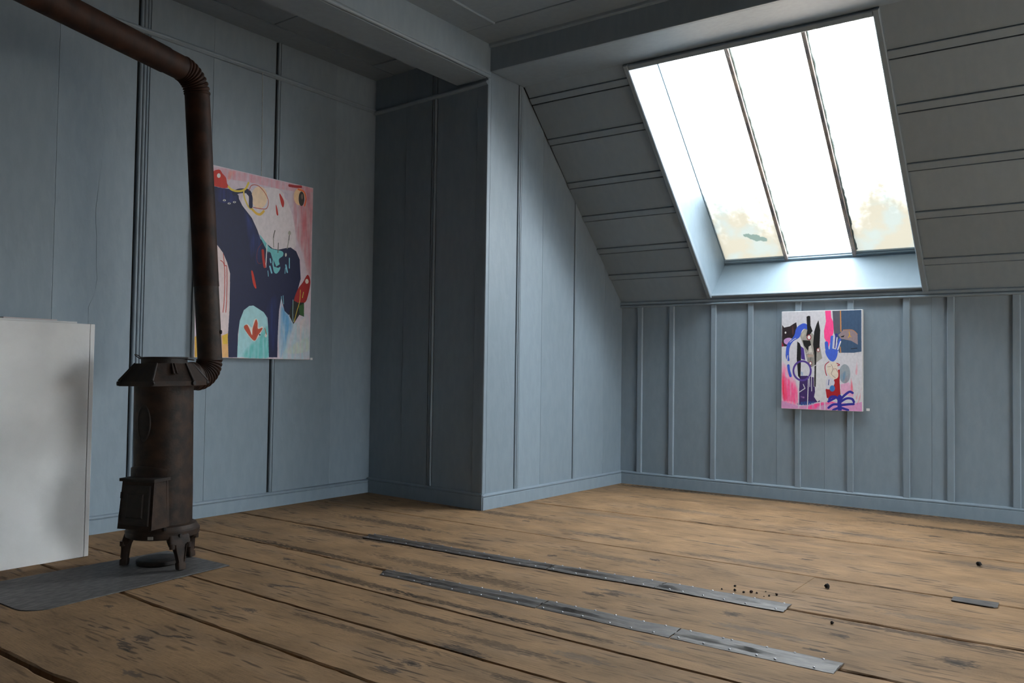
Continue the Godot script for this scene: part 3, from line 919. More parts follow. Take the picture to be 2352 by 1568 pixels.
func build_walls() -> void:
	# long wall on the left, facing +x; u runs away from the camera
	var w := struct("wall_left", "pale grey-blue painted board wall behind the iron stove and the large canvas", "wall")
	box_part("backing", Vector3(-4.78, -0.1, -4.75), Vector3(WALL_X - 0.018, CEIL + 0.1, ROOM_B), M.gap, w)
	var flat := func(_u): return CEIL
	var strips := []
	var edge := 2.98
	for z in [2.5, 2.0, 1.5, 1.0, 0.5, 0.0, -0.5, -1.0, -1.60]:
		strips.append(["board", -edge + 0.0005, -z])
		edge = z
	strips += [["board", 1.6005, 2.1585], ["cracked", 2.1605, 2.598, -0.003], ["bead", 2.612, 2.632], ["bead", 2.634, 2.654], ["bead", 2.656, 2.672],
		["board", 2.676, 3.0985, -0.001], ["board", 3.1005, 3.578, -0.004], ["bead", 3.592, 3.612], ["board", 3.617, 4.1145, -0.001], ["board", 4.1155, 4.54, -0.005]]
	boarding(w, Vector3(WALL_X, 0, 0), Vector3(0, 0, -1), Vector3.RIGHT, 0.0, flat, strips)
	# the short face that turns towards the camera
	var O := Vector3(-4.605, 0, -4.508)
	var U := Vector3(1.152, 0, 0.076).normalized()
	var N := Vector3(-U.z, 0, U.x)
	var k := struct("wall_nook", "dark board wall of the corner recess beside the large canvas", "wall")
	var bk := MB.new()
	slab(bk, [Vector2(-0.1, -0.1), Vector2(1.12, -0.1), Vector2(1.12, CEIL + 0.05), Vector2(-0.1, CEIL + 0.05)], O, U, Vector3.UP, N, -0.25, -0.018, 0.0)
	part("backing", bk.mesh(), M.gap, k)
	boarding(k, O, U, N, 0.0, flat, [["board", 0.0, 0.352, -0.003], ["board", 0.355, 0.622, 0.003], ["bead", 0.626, 0.644], ["bead", 0.646, 0.668], ["board", 0.672, 1.06, 0.0], ["board", 1.062, 1.158, 0.006]])
	# the gable cheek, lit by the skylight, cut along the slope of the roof
	var O2 := Vector3(-3.455, 0, -4.425)
	var U2 := Vector3(0.042, 0, -1.845).normalized()
	var N2 := Vector3(-U2.z, 0, U2.x)
	var c := struct("wall_cheek", "bright pale blue board wall cut off along the roof slope", "wall")
	var high := func(u): return minf(2.97, KNEE_H + 0.02 + (1.845 - u) * 0.999)
	var bc := MB.new()
	slab(bc, [Vector2(0.045, -0.1), Vector2(1.95, -0.1), Vector2(1.95, 1.5), Vector2(0.45, 3.0), Vector2(0.045, 3.0)], O2, U2, Vector3.UP, N2, -0.22, -0.018, 0.0)
	part("backing", bc.mesh(), M.gap, c)
	boarding(c, O2, U2, N2, 0.0, high, [["board", 0.0, 0.038, 0.002], ["board", 0.0395, 0.350], ["bead", 0.360, 0.376], ["bead", 0.378, 0.396], ["board", 0.400, 0.666], ["board", 0.6685, 1.094, -0.002], ["bead", 1.103, 1.119], ["board", 1.123, 1.546, -0.001], ["board", 1.549, 1.88, -0.003]])
	# low wall under the roof
	var n := struct("wall_knee", "low grey-blue wall with upright battens under the skylight", "wall")
	box_part("backing", Vector3(-3.6, -0.1, KNEE_Z - 0.40), Vector3(ROOM_R, KNEE_H + 0.02, KNEE_Z - 0.014), M.gap, n)
	var bats := [-3.238, -2.953, -2.596, -2.298, -1.938, -1.569, -1.200, -0.928, -0.550, -0.19, 0.2, 0.55, 0.95, 1.3, 1.65, 2.0, 2.4]
	var prev := -3.43
	for x in bats + [ROOM_R]:
		var cut := []
		if x == -1.938: cut = [-2.10]
		if x == -1.569: cut = [-1.75]
		if x == -0.928: cut = [-1.045]
		var at := prev
		for q in cut + [x]:
			var b := MB.new()
			slab(b, [Vector2(at + 0.0006, 0.0), Vector2(q - 0.0008, 0.0), Vector2(q - 0.0003, KNEE_H), Vector2(at + 0.0003, KNEE_H)], Vector3(0, 0, KNEE_Z), Vector3.RIGHT, Vector3.UP, Vector3.BACK, -0.015, rng.randf_range(-0.001, 0.001), 0.001)
			part("board", b.mesh(), M["paint%d" % (rng.randi() % 4)], n)
			at = q
		prev = x
		if x < ROOM_R:
			var t := MB.new()
			slab(t, [Vector2(x - 0.022, 0.1), Vector2(x + 0.022, 0.1), Vector2(x + 0.022, 1.475), Vector2(x - 0.022, 1.475)], Vector3(0, 0, KNEE_Z), Vector3.RIGHT, Vector3.UP, Vector3.BACK, 0.0, 0.019, 0.004)
			part("batten", t.mesh(), M.batten, n)
	# the walls out of view
	var r := struct("wall_right", "plain grey-blue board wall closing the room beyond the frame", "wall")
	for q in [[-6.8, WIN_Z0, -0.2, CEIL + 0.2], [WIN_Z1, ROOM_B + 0.2, -0.2, CEIL + 0.2], [WIN_Z0, WIN_Z1, -0.2, WIN_Y0], [WIN_Z0, WIN_Z1, WIN_Y1, CEIL + 0.2]]:
		box_part("board_face", Vector3(ROOM_R, q[2], q[0]), Vector3(ROOM_R + 0.2, q[3], q[1]), M.paint1, r, 0.0)
	# the low gable window that lights the stove side of the room
	var g := struct("window_3", "low two-light gable window beyond the frame, facing the stove wall", "window")
	var mid := (WIN_Z0 + WIN_Z1) / 2
	for q in [[WIN_Z0, WIN_Z0 + 0.06, WIN_Y0, WIN_Y1], [WIN_Z1 - 0.06, WIN_Z1, WIN_Y0, WIN_Y1], [mid - 0.03, mid + 0.03, WIN_Y0, WIN_Y1], [WIN_Z0, WIN_Z1, WIN_Y0, WIN_Y0 + 0.06], [WIN_Z0, WIN_Z1, WIN_Y1 - 0.06, WIN_Y1]]:
		box_part("frame", Vector3(ROOM_R + 0.08, q[2], q[0]), Vector3(ROOM_R + 0.13, q[3], q[1]), M.white, g)
	var clear := StandardMaterial3D.new()
	clear.transparency = BaseMaterial3D.TRANSPARENCY_ALPHA
	clear.albedo_color = Color(0.9, 0.95, 0.93, 0.05)
	clear.roughness = 0.05
	for q in [[WIN_Z0 + 0.05, mid - 0.02], [mid + 0.02, WIN_Z1 - 0.05]]:
		box_part("pane", Vector3(ROOM_R + 0.10, WIN_Y0 + 0.05, q[0]), Vector3(ROOM_R + 0.105, WIN_Y1 - 0.05, q[1]), clear, g, 0.0)
	var back := struct("wall_back", "plain grey-blue board wall behind the viewpoint", "wall")
	build_back(back)
	# skirtings
	skirting("baseboard_left", "pale blue skirting board along the wall behind the stove", Vector3(WALL_X - 0.005, 0, ROOM_B), Vector3(WALL_X - 0.005, 0, -4.505), Vector3.RIGHT)
	skirting("baseboard_nook", "dark skirting board in the shaded recess corner", O + U * 0.0, O + U * 1.166, N, 0.112, 0.02)
	skirting("baseboard_cheek", "bright blue skirting board under the sloped-top wall", O2 - U2 * 0.006, O2 + U2 * 1.85, N2, 0.105, 0.02)
	skirting("baseboard_knee", "blue-grey skirting board below the small canvas and battens", Vector3(-3.42, 0, KNEE_Z), Vector3(ROOM_R, 0, KNEE_Z), Vector3.BACK, 0.105, 0.026)
	# picture rails and the moulding on the low wall
	var rail := [Vector2(0, -0.018), Vector2(0.010, -0.016)] + arc(Vector2(0.012, 0), 0.011, -70, 90, 5) + [Vector2(0.004, 0.013), Vector2(0, 0.018)]
	var pl := struct("trim_1", "thin picture rail along the wall above the large canvas", "picture rail")
	var b1 := MB.new()
	draw(b1, rail, Vector3(WALL_X, 2.886, ROOM_B), Vector3(WALL_X, 2.886, -4.505), Vector3.RIGHT, Vector3.UP)
	part("rail", b1.mesh(), M.batten, pl)
	var pn := struct("trim_2", "thin picture rail across the dark recess wall", "picture rail")
	var b2 := MB.new()
	draw(b2, rail, O + Vector3(0, 2.875, 0), O + U * 1.155 + Vector3(0, 2.875, 0), N, Vector3.UP)
	part("rail", b2.mesh(), M.paint, pn)
	var kn := struct("trim_3", "narrow moulding capping the battened low wall", "moulding")
	var b3 := MB.new()
	draw(b3, [Vector2(0, -0.03), Vector2(0.020, -0.03)] + arc(Vector2(0.024, -0.020), 0.009, -90, 90, 6) + [Vector2(0.018, -0.008), Vector2(0.028, -0.004), Vector2(0.030, 0.012), Vector2(0, 0.03)], Vector3(-3.42, 1.495, KNEE_Z), Vector3(ROOM_R, 1.495, KNEE_Z), Vector3.BACK, Vector3.UP)
	part("cap", b3.mesh(), M.batten, kn)

func build_back(root: Node3D) -> void:
	box_part("board_face", Vector3(-4.8, -0.1, ROOM_B), Vector3(ROOM_R + 0.2, CEIL + 0.2, ROOM_B + 0.2), M.paint1, root)

func on_slope(x: float, s: float, d := 0.0) -> Vector3:
	return SLOPE_FOOT + Vector3(x, 0, 0) + SLOPE_UP * s + SLOPE_IN * d

func slope_slab(called: String, x0: float, x1: float, s0: float, s1: float, d0: float, d1: float, m: Material, root: Node, bev := 0.002) -> void:
	var b := MB.new()
	slab(b, [Vector2(x0, s0), Vector2(x1, s0), Vector2(x1, s1), Vector2(x0, s1)], SLOPE_FOOT, Vector3.RIGHT, SLOPE_UP, SLOPE_IN, d0, d1, bev)
	part(called, b.mesh(), m, root)

const SKYLIGHTS := [[-2.600, -1.095], [1.15, 2.40]]
const SS0 := 0.060
const SS1 := 2.005
const GLASS := -0.40

func build_slope() -> void:
	var r := struct("ceiling_slope", "sloping grey-blue boarded roof side with flat battens around the skylight", "ceiling")
	# roof thickness around the two openings
	var edges := [-3.75, SKYLIGHTS[0][0], SKYLIGHTS[0][1], SKYLIGHTS[1][0], SKYLIGHTS[1][1], ROOM_R + 0.1]
	for i in [0, 2, 4]:
		slope_slab("roof_core", edges[i] + (0.02 if i else 0.0), edges[i + 1] - (0.02 if i < 4 else 0.0), -0.3, 2.6, -0.42, -0.012, M.gap, r, 0.0)
	for i in [1, 3]:
		slope_slab("roof_core", edges[i] - 0.02, edges[i + 1] + 0.02, -0.3, SS0 - 0.02, -0.42, -0.012, M.gap, r, 0.0)
		slope_slab("roof_core", edges[i] - 0.02, edges[i + 1] + 0.02, SS1 + 0.02, 2.6, -0.42, -0.012, M.gap, r, 0.0)
		slope_slab("board", edges[i] - 0.03, edges[i + 1] + 0.03, -0.02, SS0 - 0.012, -0.013, 0.0, M.paint1, r)
	var left := [-0.02, 0.317, 0.589, 0.912, 1.225, 1.612, 1.952, 2.35]
	var right := [-0.02, 0.296, 0.672, 1.034, 1.437, 1.785, 2.35]
	for span in [[-3.43, edges[1], left, 0.046], [edges[2], edges[3], right, 0.050], [edges[4], ROOM_R, left, 0.046]]:
		var x0: float = span[0] + (0.03 if span[0] > -3.4 else 0.0)
		var x1: float = span[1] - (0.03 if span[1] < ROOM_R else 0.0)
		for i in span[2].size() - 1:
			var s0: float = span[2][i]
			slope_slab("board", x0, x1, s0 + 0.0025, span[2][i + 1] - span[3] - 0.012, -0.013, 0.001 * (i % 2), M["paint%d" % (i % 4)], r)
			if i > 0:
				slope_slab("batten", x0 + 0.004, x1 - 0.004, s0 - span[3], s0, -0.013, 0.011, M.batten, r, 0.002)

func build_window(called: String, label: String, SX0: float, SX1: float, panes: int) -> void:
	var w := struct(called, label, "skylight")
	# casing on the room side
	slope_slab("casing", SX0 - 0.034, SX0, SS0 - 0.015, SS1 + 0.04, -0.012, 0.026, M.paint1, w, 0.005)
	slope_slab("casing", SX1, SX1 + 0.036, SS0 - 0.03, SS1 + 0.04, -0.012, 0.026, M.paint1, w, 0.005)
	slope_slab("casing", SX0, SX1, SS1, SS1 + 0.036, -0.012, 0.024, M.paint1, w, 0.005)
	slope_slab("casing", SX0, SX1, SS0 - 0.015, SS0, -0.012, 0.012, M.paint1, w, 0.004)
	# the sides of the box
	slope_slab("reveal", SX0 - 0.02, SX0, SS0 - 0.02, SS1 + 0.02, GLASS - 0.02, -0.012, M.reveal, w, 0.0)
	slope_slab("reveal", SX1, SX1 + 0.02, SS0 - 0.02, SS1 + 0.02, GLASS - 0.02, -0.012, M.reveal, w, 0.0)
	slope_slab("reveal", SX0, SX1, SS0 - 0.02, SS0, GLASS - 0.02, -0.012, M.reveal, w, 0.0)
	slope_slab("reveal", SX0, SX1, SS1, SS1 + 0.02, GLASS - 0.02, -0.012, M.reveal, w, 0.0)
	# iron sash: a frame, two bars with putty, three panes
	slope_slab("sill_lip", SX0, SX1, SS0, SS0 + 0.032, GLASS, GLASS + 0.016, M.paint, w, 0.003)
	slope_slab("sill_edge", SX0, SX1, SS0, SS0 + 0.022, GLASS + 0.016, GLASS + 0.03, M.reveal, w, 0.003)
	slope_slab("frame", SX0, SX0 + 0.006, SS0, SS1, GLASS - 0.01, GLASS + 0.010, M.reveal, w, 0.002)
	slope_slab("frame", SX1 - 0.012, SX1, SS0, SS1, GLASS - 0.01, GLASS + 0.010, M.reveal, w, 0.002)
	slope_slab("frame", SX0, SX1, SS1 - 0.03, SS1, GLASS - 0.01, GLASS + 0.010, M.reveal, w, 0.002)
	var wide := (SX1 - SX0) / panes
	for i in panes - 1:
		var x := SX0 + wide * (i + 1)
		slope_slab("glazing_bar", x - 0.014, x + 0.014, SS0, SS1, GLASS - 0.02, GLASS + 0.032, M.bar, w, 0.004)
		# crumbling putty along the bar
		var jag := noise(FastNoiseLite.TYPE_SIMPLEX, 9.0, 3, 60 + i)
		var b := MB.new()
		var rows := []
		var cs := []
		for k in 90:
			var s := lerpf(SS0 + 0.05, SS1 - 0.03, k / 89.0)
			var t := 0.009 + 0.007 * jag.get_noise_2d(s, 0)
			rows.append(PackedVector3Array([on_slope(x + 0.012, s, GLASS + 0.003), on_slope(x + 0.014, s, GLASS + 0.016), on_slope(x + 0.014 + t * 0.6, s, GLASS + 0.010), on_slope(x + 0.014 + t, s, GLASS + 0.003)]))
			cs.append(on_slope(x + 0.014, s, GLASS))
		b.grid(rows, cs)
		part("putty", b.mesh(), M.putty, w)
	for i in panes:
		var b := MB.new()
		var x0 := SX0 + wide * i + 0.003
		var x1 := SX0 + wide * (i + 1) - 0.003
		var corner := [on_slope(x0, SS0 + 0.01, GLASS), on_slope(x1, SS0 + 0.01, GLASS), on_slope(x1, SS1 - 0.01, GLASS), on_slope(x0, SS1 - 0.01, GLASS)]
		var uv := [Vector2(0, 1), Vector2(1, 1), Vector2(1, 0), Vector2(0, 0)]
		b.face(corner, SLOPE_IN, uv)
		part("pane", b.mesh(), glass([0, 1, 2][i] if panes == 3 else 1), w)
	if panes > 3:
		return
	# a bent wire hook under the head of the frame
	var hk := MB.new()
	var p := []
	for q in [[0, 0.0, 0.0], [0.004, -0.03, 0.012], [0.012, -0.055, 0.012], [0.02, -0.04, 0.012], [0.018, -0.015, 0.012]]:
		p.append(on_slope(-1.94 + q[0], SS1 + 0.005 + q[1], 0.026 + q[2]))
	tube(hk, p, [0.0018, 0.0018, 0.0018, 0.0018, 0.0018], 6)
	part("hook", hk.mesh(), M.tin, w)

# ribbed greenhouse glass, stained with brown and green grime at the foot of the outer panes
func glass(i: int) -> StandardMaterial3D:
	var W := 128
	var H := 512
	var g := Image.create(W, H, false, Image.FORMAT_RGBA8)
	var a := noise(FastNoiseLite.TYPE_SIMPLEX_SMOOTH, 0.012, 4, 200 + i)
	var f := noise(FastNoiseLite.TYPE_CELLULAR, 0.09, 2, 210 + i)
	for y in H:
		for x in W:
			var up := 1.0 - float(y) / H
			var side: float = [float(x) / W, 0.0, 1.0 - float(x) / W][i]
			var n := a.get_noise_2d(x * 1.6, y * 0.5) + f.get_noise_2d(x, y * 1.3) * 0.35
			var reach: float = [0.52, 0.0, 0.54][i]
			var grain := f.get_noise_2d(x * 3.0, y * 3.0) * 0.25 + a.get_noise_2d(x * 5.0, y * 4.0) * 0.3
			var grime := clampf((reach - up) * 3.2 + n * 0.5 + grain * 0.5 - absf(side - 0.3) * 0.35, 0.0, 1.0)
			var run := clampf(a.get_noise_2d(x * 3.0 + 300.0, y * 0.12) * 1.5 - 0.30, 0.0, 0.60) * (0.0 if i == 1 else 1.0)
			var k := clampf(maxf(grime, run) + grain * 0.15, 0.0, 1.0) if i != 1 else 0.0
			var c := Color(0.318, 0.300, 0.262).lerp(Color(0.302, 0.312, 0.298), clampf(a.get_noise_2d(x + 90, y) * 2.0 + 0.1, 0.0, 1.0))
			g.set_pixel(x, y, Color(c.r, c.g, c.b, 1.0 - 0.95 * pow(0.0015, k)))
	if i == 0:                                        # a dark green leaf-shaped smear
		for y in range(440, 470):
			for x in range(52, 100):
				var d := pow((x - 76) / 22.0, 2) + pow((y - 454 - (x - 76) * 0.35) / 8.0, 2)
				if d + a.get_noise_2d(x * 6, y * 6) < 0.9:
					g.set_pixel(x, y, Color(0.18, 0.215, 0.195, 0.997))
	var m := StandardMaterial3D.new()
	m.transparency = BaseMaterial3D.TRANSPARENCY_ALPHA
	m.albedo_texture = ImageTexture.create_from_image(g)
	m.roughness = 0.12
	m.backlight_enabled = true
	m.backlight = Color(1, 1, 1)
	m.cull_mode = BaseMaterial3D.CULL_DISABLED
	return m

func build_ceiling() -> void:
	var c := struct("ceiling", "dark grey-blue board ceiling with thin joint lines", "ceiling")
	box_part("backing", Vector3(-4.8, CEIL + 0.02, -4.95), Vector3(ROOM_R + 0.2, CEIL + 0.2, ROOM_B + 0.2), M.gap, c)
	var lay := func(x0, x1, z0, z1, drop, k):
		box_part("ceiling_board", Vector3(x0, CEIL - drop, z0), Vector3(x1, CEIL + 0.021, z1), M["paint%d" % k], c, 0.003)
	# left bay: a border along the walls and panels between
	lay.call(-4.62, -4.399, -4.55, ROOM_B, 0.004, 1)
	lay.call(-4.395, -3.70, -4.55, -4.270, 0.004, 2)
	var z := -4.264
	var i := 0
	while z < ROOM_B:
		lay.call(-4.394, -3.70, z, minf(z + 0.872, ROOM_B), 0.0, i % 4)
		z += 0.879
		i += 1
	# right bay
	lay.call(-3.46, -3.212, -4.165, ROOM_B, 0.002, 3)
	lay.call(-3.46, ROOM_R, -4.60, -4.168, 0.002, 1)
	var x := -3.196
	i = 0
	while x < ROOM_R:
		lay.call(x, minf(x + 1.176, ROOM_R), -4.159, -1.4, 0.0, i % 4)
		lay.call(x, minf(x + 1.176, ROOM_R), -1.394, ROOM_B, 0.0, (i + 1) % 4)
		x += 1.182
		i += 1
	var bd := MB.new()
	draw(bd, arc(Vector2(0, 0), 0.010, -180, 0, 6), Vector3(-3.204, CEIL, -4.16), Vector3(-3.204, CEIL, ROOM_B), Vector3.RIGHT, Vector3.UP)
	part("ceiling_bead", bd.mesh(), M.batten, c)
	# boxed beam along the room
	var beam := struct("beam_1", "boxed grey-blue ceiling beam with a beaded lower edge", "beam")
	box_part("side_board", Vector3(-3.462, 2.925, -4.44), Vector3(-3.438, CEIL + 0.02, ROOM_B), M.paint2, beam)
	box_part("side_board", Vector3(-3.735, 2.925, -4.44), Vector3(-3.71, CEIL + 0.02, ROOM_B), M.paint1, beam)
	box_part("soffit_board", Vector3(-3.735, 2.905, -4.44), Vector3(-3.470, 2.927, ROOM_B), M.paint, beam)
	var bb := MB.new()
	draw(bb, arc(Vector2(-3.452, 2.917), 0.013, 0, 345, 12), Vector3(0, 0, -4.445), Vector3(0, 0, ROOM_B), Vector3.RIGHT, Vector3.UP)
	part("bead", bb.mesh(), M.batten, beam)
	# dropped boxing above the skylight
	var f := struct("beam_2", "wide boxed ceiling beam running above the skylight", "beam")
	box_part("face_board", Vector3(-3.44, 2.945, -4.452), Vector3(ROOM_R, CEIL + 0.02, -4.430), M.paint3, f)
	box_part("soffit_board", Vector3(-3.44, 2.947, -4.90), Vector3(ROOM_R, 2.97, -4.452), M.paint2, f)
	var fb := MB.new()
	draw(fb, [Vector2(0, 0), Vector2(0.022, 0)] + arc(Vector2(0.010, -0.014), 0.010, 0, -90, 5) + [Vector2(0, -0.026)], Vector3(-3.44, CEIL, -4.430), Vector3(ROOM_R, CEIL, -4.430), Vector3.BACK, Vector3.UP)
	part("cove", fb.mesh(), M.batten, f)

# ------------------------------------------------------------------ the stove
func build_stove() -> void:
	var s := thing("iron_stove", "rusty brown cylindrical iron stove with a flared top and three legs", "stove", Vector3(-3.656, 0.0088, -2.256))
	s.basis = Basis(Vector3(-0.588, 0, -0.808).normalized(), deg_to_rad(-1.0))
	var polar := func(deg, r, y): return Vector3(cos(deg_to_rad(deg)) * r, y, sin(deg_to_rad(deg)) * r)
	var b := MB.new()
	lathe(b, [Vector2(0.09, 0.16), Vector2(0.129, 0.165), Vector2(0.131, 0.30), Vector2(0.131, 0.832), Vector2(0.138, 0.836), Vector2(0.138, 0.858), Vector2(0.11, 0.86)], 48)
	part("body", b.mesh(), M.iron, s)
	b = MB.new()
	lathe(b, [Vector2(0.08, 0.143), Vector2(0.148, 0.133), Vector2(0.162, 0.140), Vector2(0.164, 0.164), Vector2(0.156, 0.172), Vector2(0.148, 0.188), Vector2(0.130, 0.194)], 48)
	var ring := part("base_ring", b.mesh(), M.iron, s)
	for a in [28, 52, 5]:
		var h := MB.new()
		box(h, Vector3(-0.008, -0.006, -0.006), Vector3(0.008, 0.008, 0.006), 0.002)
		var q := part("bolt", h.mesh(), M.iron_dark, ring)
		q.position = polar.call(a, 0.153 if a != 5 else 0.164, 0.184 if a != 5 else 0.150)
		q.rotation.y = -deg_to_rad(a)
	# a small bright tag between two legs
	var tg := MB.new()
	box(tg, Vector3(-0.002, -0.007, -0.012), Vector3(0.002, 0.007, 0.012), 0.001)
	var tt := part("tag", tg.mesh(), M.tin, s)
	tt.position = polar.call(50, 0.164, 0.148)
	tt.rotation.y = -deg_to_rad(50)
	for a in [5, 137, 258]:
		leg(s, a)
	# ash door box
	var door_dir: Vector3 = polar.call(72, 1.0, 0.0)
	var across := Vector3(-door_dir.z, 0, door_dir.x)
	b = MB.new()
	var cor := func(k, y, d): return door_dir * d + across * (k - 0.012) + Vector3(0, y, 0)
	var lo := [cor.call(-0.094, 0.193, 0.198), cor.call(0.094, 0.193, 0.198), cor.call(0.092, 0.193, 0.08), cor.call(-0.092, 0.193, 0.08)]
	var hi := [cor.call(-0.088, 0.404, 0.174), cor.call(0.088, 0.404, 0.174), cor.call(0.088, 0.404, 0.08), cor.call(-0.088, 0.404, 0.08)]
	b.face(lo, Vector3.DOWN)
	b.face(hi, Vector3.UP)
	for i in 4:
		var j := (i + 1) % 4
		b.face([lo[i], lo[j], hi[j], hi[i]], (lo[i] + lo[j]) / 2 - cor.call(0.0, 0.193, 0.14))
	part("ash_box", b.mesh(), M.iron, s)
	b = MB.new()
	slab(b, [Vector2(-0.098, 0.0), Vector2(0.098, 0.0), Vector2(0.098, 0.014), Vector2(-0.098, 0.014)], Vector3(0, 0.404, 0) - across * 0.012, across, Vector3.UP, door_dir, 0.08, 0.186, 0.003)
	part("box_lid", b.mesh(), M.iron_dark, s)
	b = MB.new()
	var lean := (cor.call(0.0, 0.404, 0.174) - cor.call(0.0, 0.193, 0.198)) as Vector3
	var up := lean.normalized()
	var dn := across.cross(up).normalized()
	if dn.dot(door_dir) < 0: dn = -dn
	slab(b, [Vector2(-0.078, 0.018), Vector2(0.078, 0.018), Vector2(0.074, 0.196), Vector2(-0.074, 0.196)], cor.call(0.0, 0.193, 0.198), across, up, dn, 0.0, 0.008, 0.003)
	var door := part("door", b.mesh(), M.iron_dark, s)
	b = MB.new()
	slab(b, [Vector2(-0.046, 0.05), Vector2(0.046, 0.05), Vector2(0.044, 0.158), Vector2(-0.044, 0.158)], cor.call(0.0, 0.193, 0.198), across, up, dn, 0.008, 0.013, 0.004)
	part("raised_panel", b.mesh(), M.iron_dark, door)
	for y in [0.05, 0.15]:
		b = MB.new()
		tube(b, [cor.call(0.0, 0.193, 0.198) + across * 0.082 + up * (y - 0.014) + dn * 0.004, cor.call(0.0, 0.193, 0.198) + across * 0.082 + up * (y + 0.014) + dn * 0.004], [0.006, 0.006], 10)
		part("hinge", b.mesh(), M.iron_dark, door)
	# curved collar plate behind the box, with an arched top
	b = MB.new()
	var rows := []
	var cs := []
	for yk in [[0.19, 0.134], [0.19, 0.141], [0.436, 0.141], [0.450, 0.140], [0.452, 0.133]]:
		var r := PackedVector3Array()
		for i in 17:
			var t := (i - 8) / 8.0
			var a := 75 + t * 50
			var y: float = yk[0] + (0.016 * (1.0 - t * t) if yk[0] > 0.4 else 0.0)
			r.append(polar.call(a, yk[1], y))
		rows.append(r)
		cs.append(Vector3(0, yk[0], 0))
	b.grid(rows, cs)
	part("collar_plate", b.mesh(), M.iron, s)
	# oval plate cast on the barrel above the door
	b = MB.new()
	rows = []
	cs = []
	for k in 5:
		var r := PackedVector3Array()
		var q: float = [1.0, 0.96, 0.8, 0.78, 0.05][k]
		var rr: float = [0.131, 0.136, 0.136, 0.1335, 0.1335][k]
		for i in 28:
			var t := TAU * i / 28
			r.append(polar.call(72 + cos(t) * 16 * q, rr, 0.665 + sin(t) * 0.085 * q))
		rows.append(r)
		cs.append(Vector3(0, 0.665, 0))
	b.grid(rows, cs, true)
	part("cast_oval", b.mesh(), M.iron_dark, s)
	# six-sided flared top
	b = MB.new()
	var low := []
	var low2 := []
	var top := []
	for i in 6:
		var a := 46 + 60 * i
		low.append(polar.call(a, 0.200 if i != 5 else 0.176, 0.834))
		low2.append(polar.call(a, 0.200 if i != 5 else 0.176, 0.856))
		top.append(polar.call(a, 0.130, 0.938))
	for i in 6:
		var j := (i + 1) % 6
		var out: Vector3 = low[i] + low[j] - Vector3(0, 1.668, 0)
		b.face([low[i], low[j], low2[j], low2[i]], out)
		b.face([low2[i], low2[j], top[j], top[i]], out + Vector3(0, 0.2, 0))
		b.face([low[i], low[j], polar.call(46 + 60 * j, 0.13, 0.834), polar.call(46 + 60 * i, 0.13, 0.834)], Vector3.DOWN)
	b.face(top, Vector3.UP)
	var hood := part("flared_top", b.mesh(), M.iron, s)
	for i in 6:
		var rb := MB.new()
		tube(rb, [low2[i] + (low2[i] as Vector3).normalized() * 0.001, top[i]], [0.0065, 0.005], 8)
		part("corner_rib", rb.mesh(), M.iron_dark, hood)
		var bo := MB.new()
		var d: Vector3 = polar.call(46 + 60 * i, 1.0, 0.0)
		tube(bo, [low[i] + Vector3(0, 0.012, 0) - d * 0.004, low[i] + Vector3(0, 0.012, 0) + d * 0.008], [0.012, 0.010], 10)
		part("corner_bolt", bo.mesh(), M.iron_dark, hood)
	# short cast rib on the face towards the pipe
	for a in [10, 16]:
		var rb := MB.new()
		tube(rb, [polar.call(a, 0.150, 0.890), polar.call(a, 0.116, 0.938)], [0.005, 0.004], 6)
		part("cast_rib", rb.mesh(), M.iron, hood)
	# filling neck with a lid and two wire loops
	b = MB.new()
	lathe(b, [Vector2(0.106, 0.934), Vector2(0.102, 0.940), Vector2(0.102, 0.960), Vector2(0.107, 0.962), Vector2(0.107, 0.968), Vector2(0.095, 0.969), Vector2(0.093, 0.960), Vector2(0.0, 0.958)], 40)
	var neck := part("filling_neck", b.mesh(), M.iron_dark, s)
	var right := Vector3(0.809, 0, -0.588)
	for k in [-1.0, 1.0]:
		var p := []
		for i in 13:
			var t := TAU * i / 12.0
			p.append(right * k * (0.122 + cos(t) * 0.017) + Vector3(0, (0.970 if k < 0 else 0.956) - k * cos(t) * 0.006 * (2.0 if k < 0 else 0.5), 0) + Vector3(0.588, 0, 0.808) * sin(t) * 0.018)
		var w := MB.new()
		var rad := []
		rad.resize(13)
		rad.fill(0.0022)
		tube(w, p, rad, 8, false)
		part("wire_loop", w.mesh(), M.iron_dark, neck)
	# outlet spigot
	b = MB.new()
	var od: Vector3 = polar.call(256, 1.0, 0.0)
	tube(b, [od * 0.09 + Vector3(0, 0.878, 0), od * 0.170 + Vector3(0, 0.878, 0), od * 0.172 + Vector3(0, 0.878, 0), od * 0.185 + Vector3(0, 0.878, 0)], [0.066, 0.066, 0.069, 0.069], 28)
	part("outlet", b.mesh(), M.iron, s)

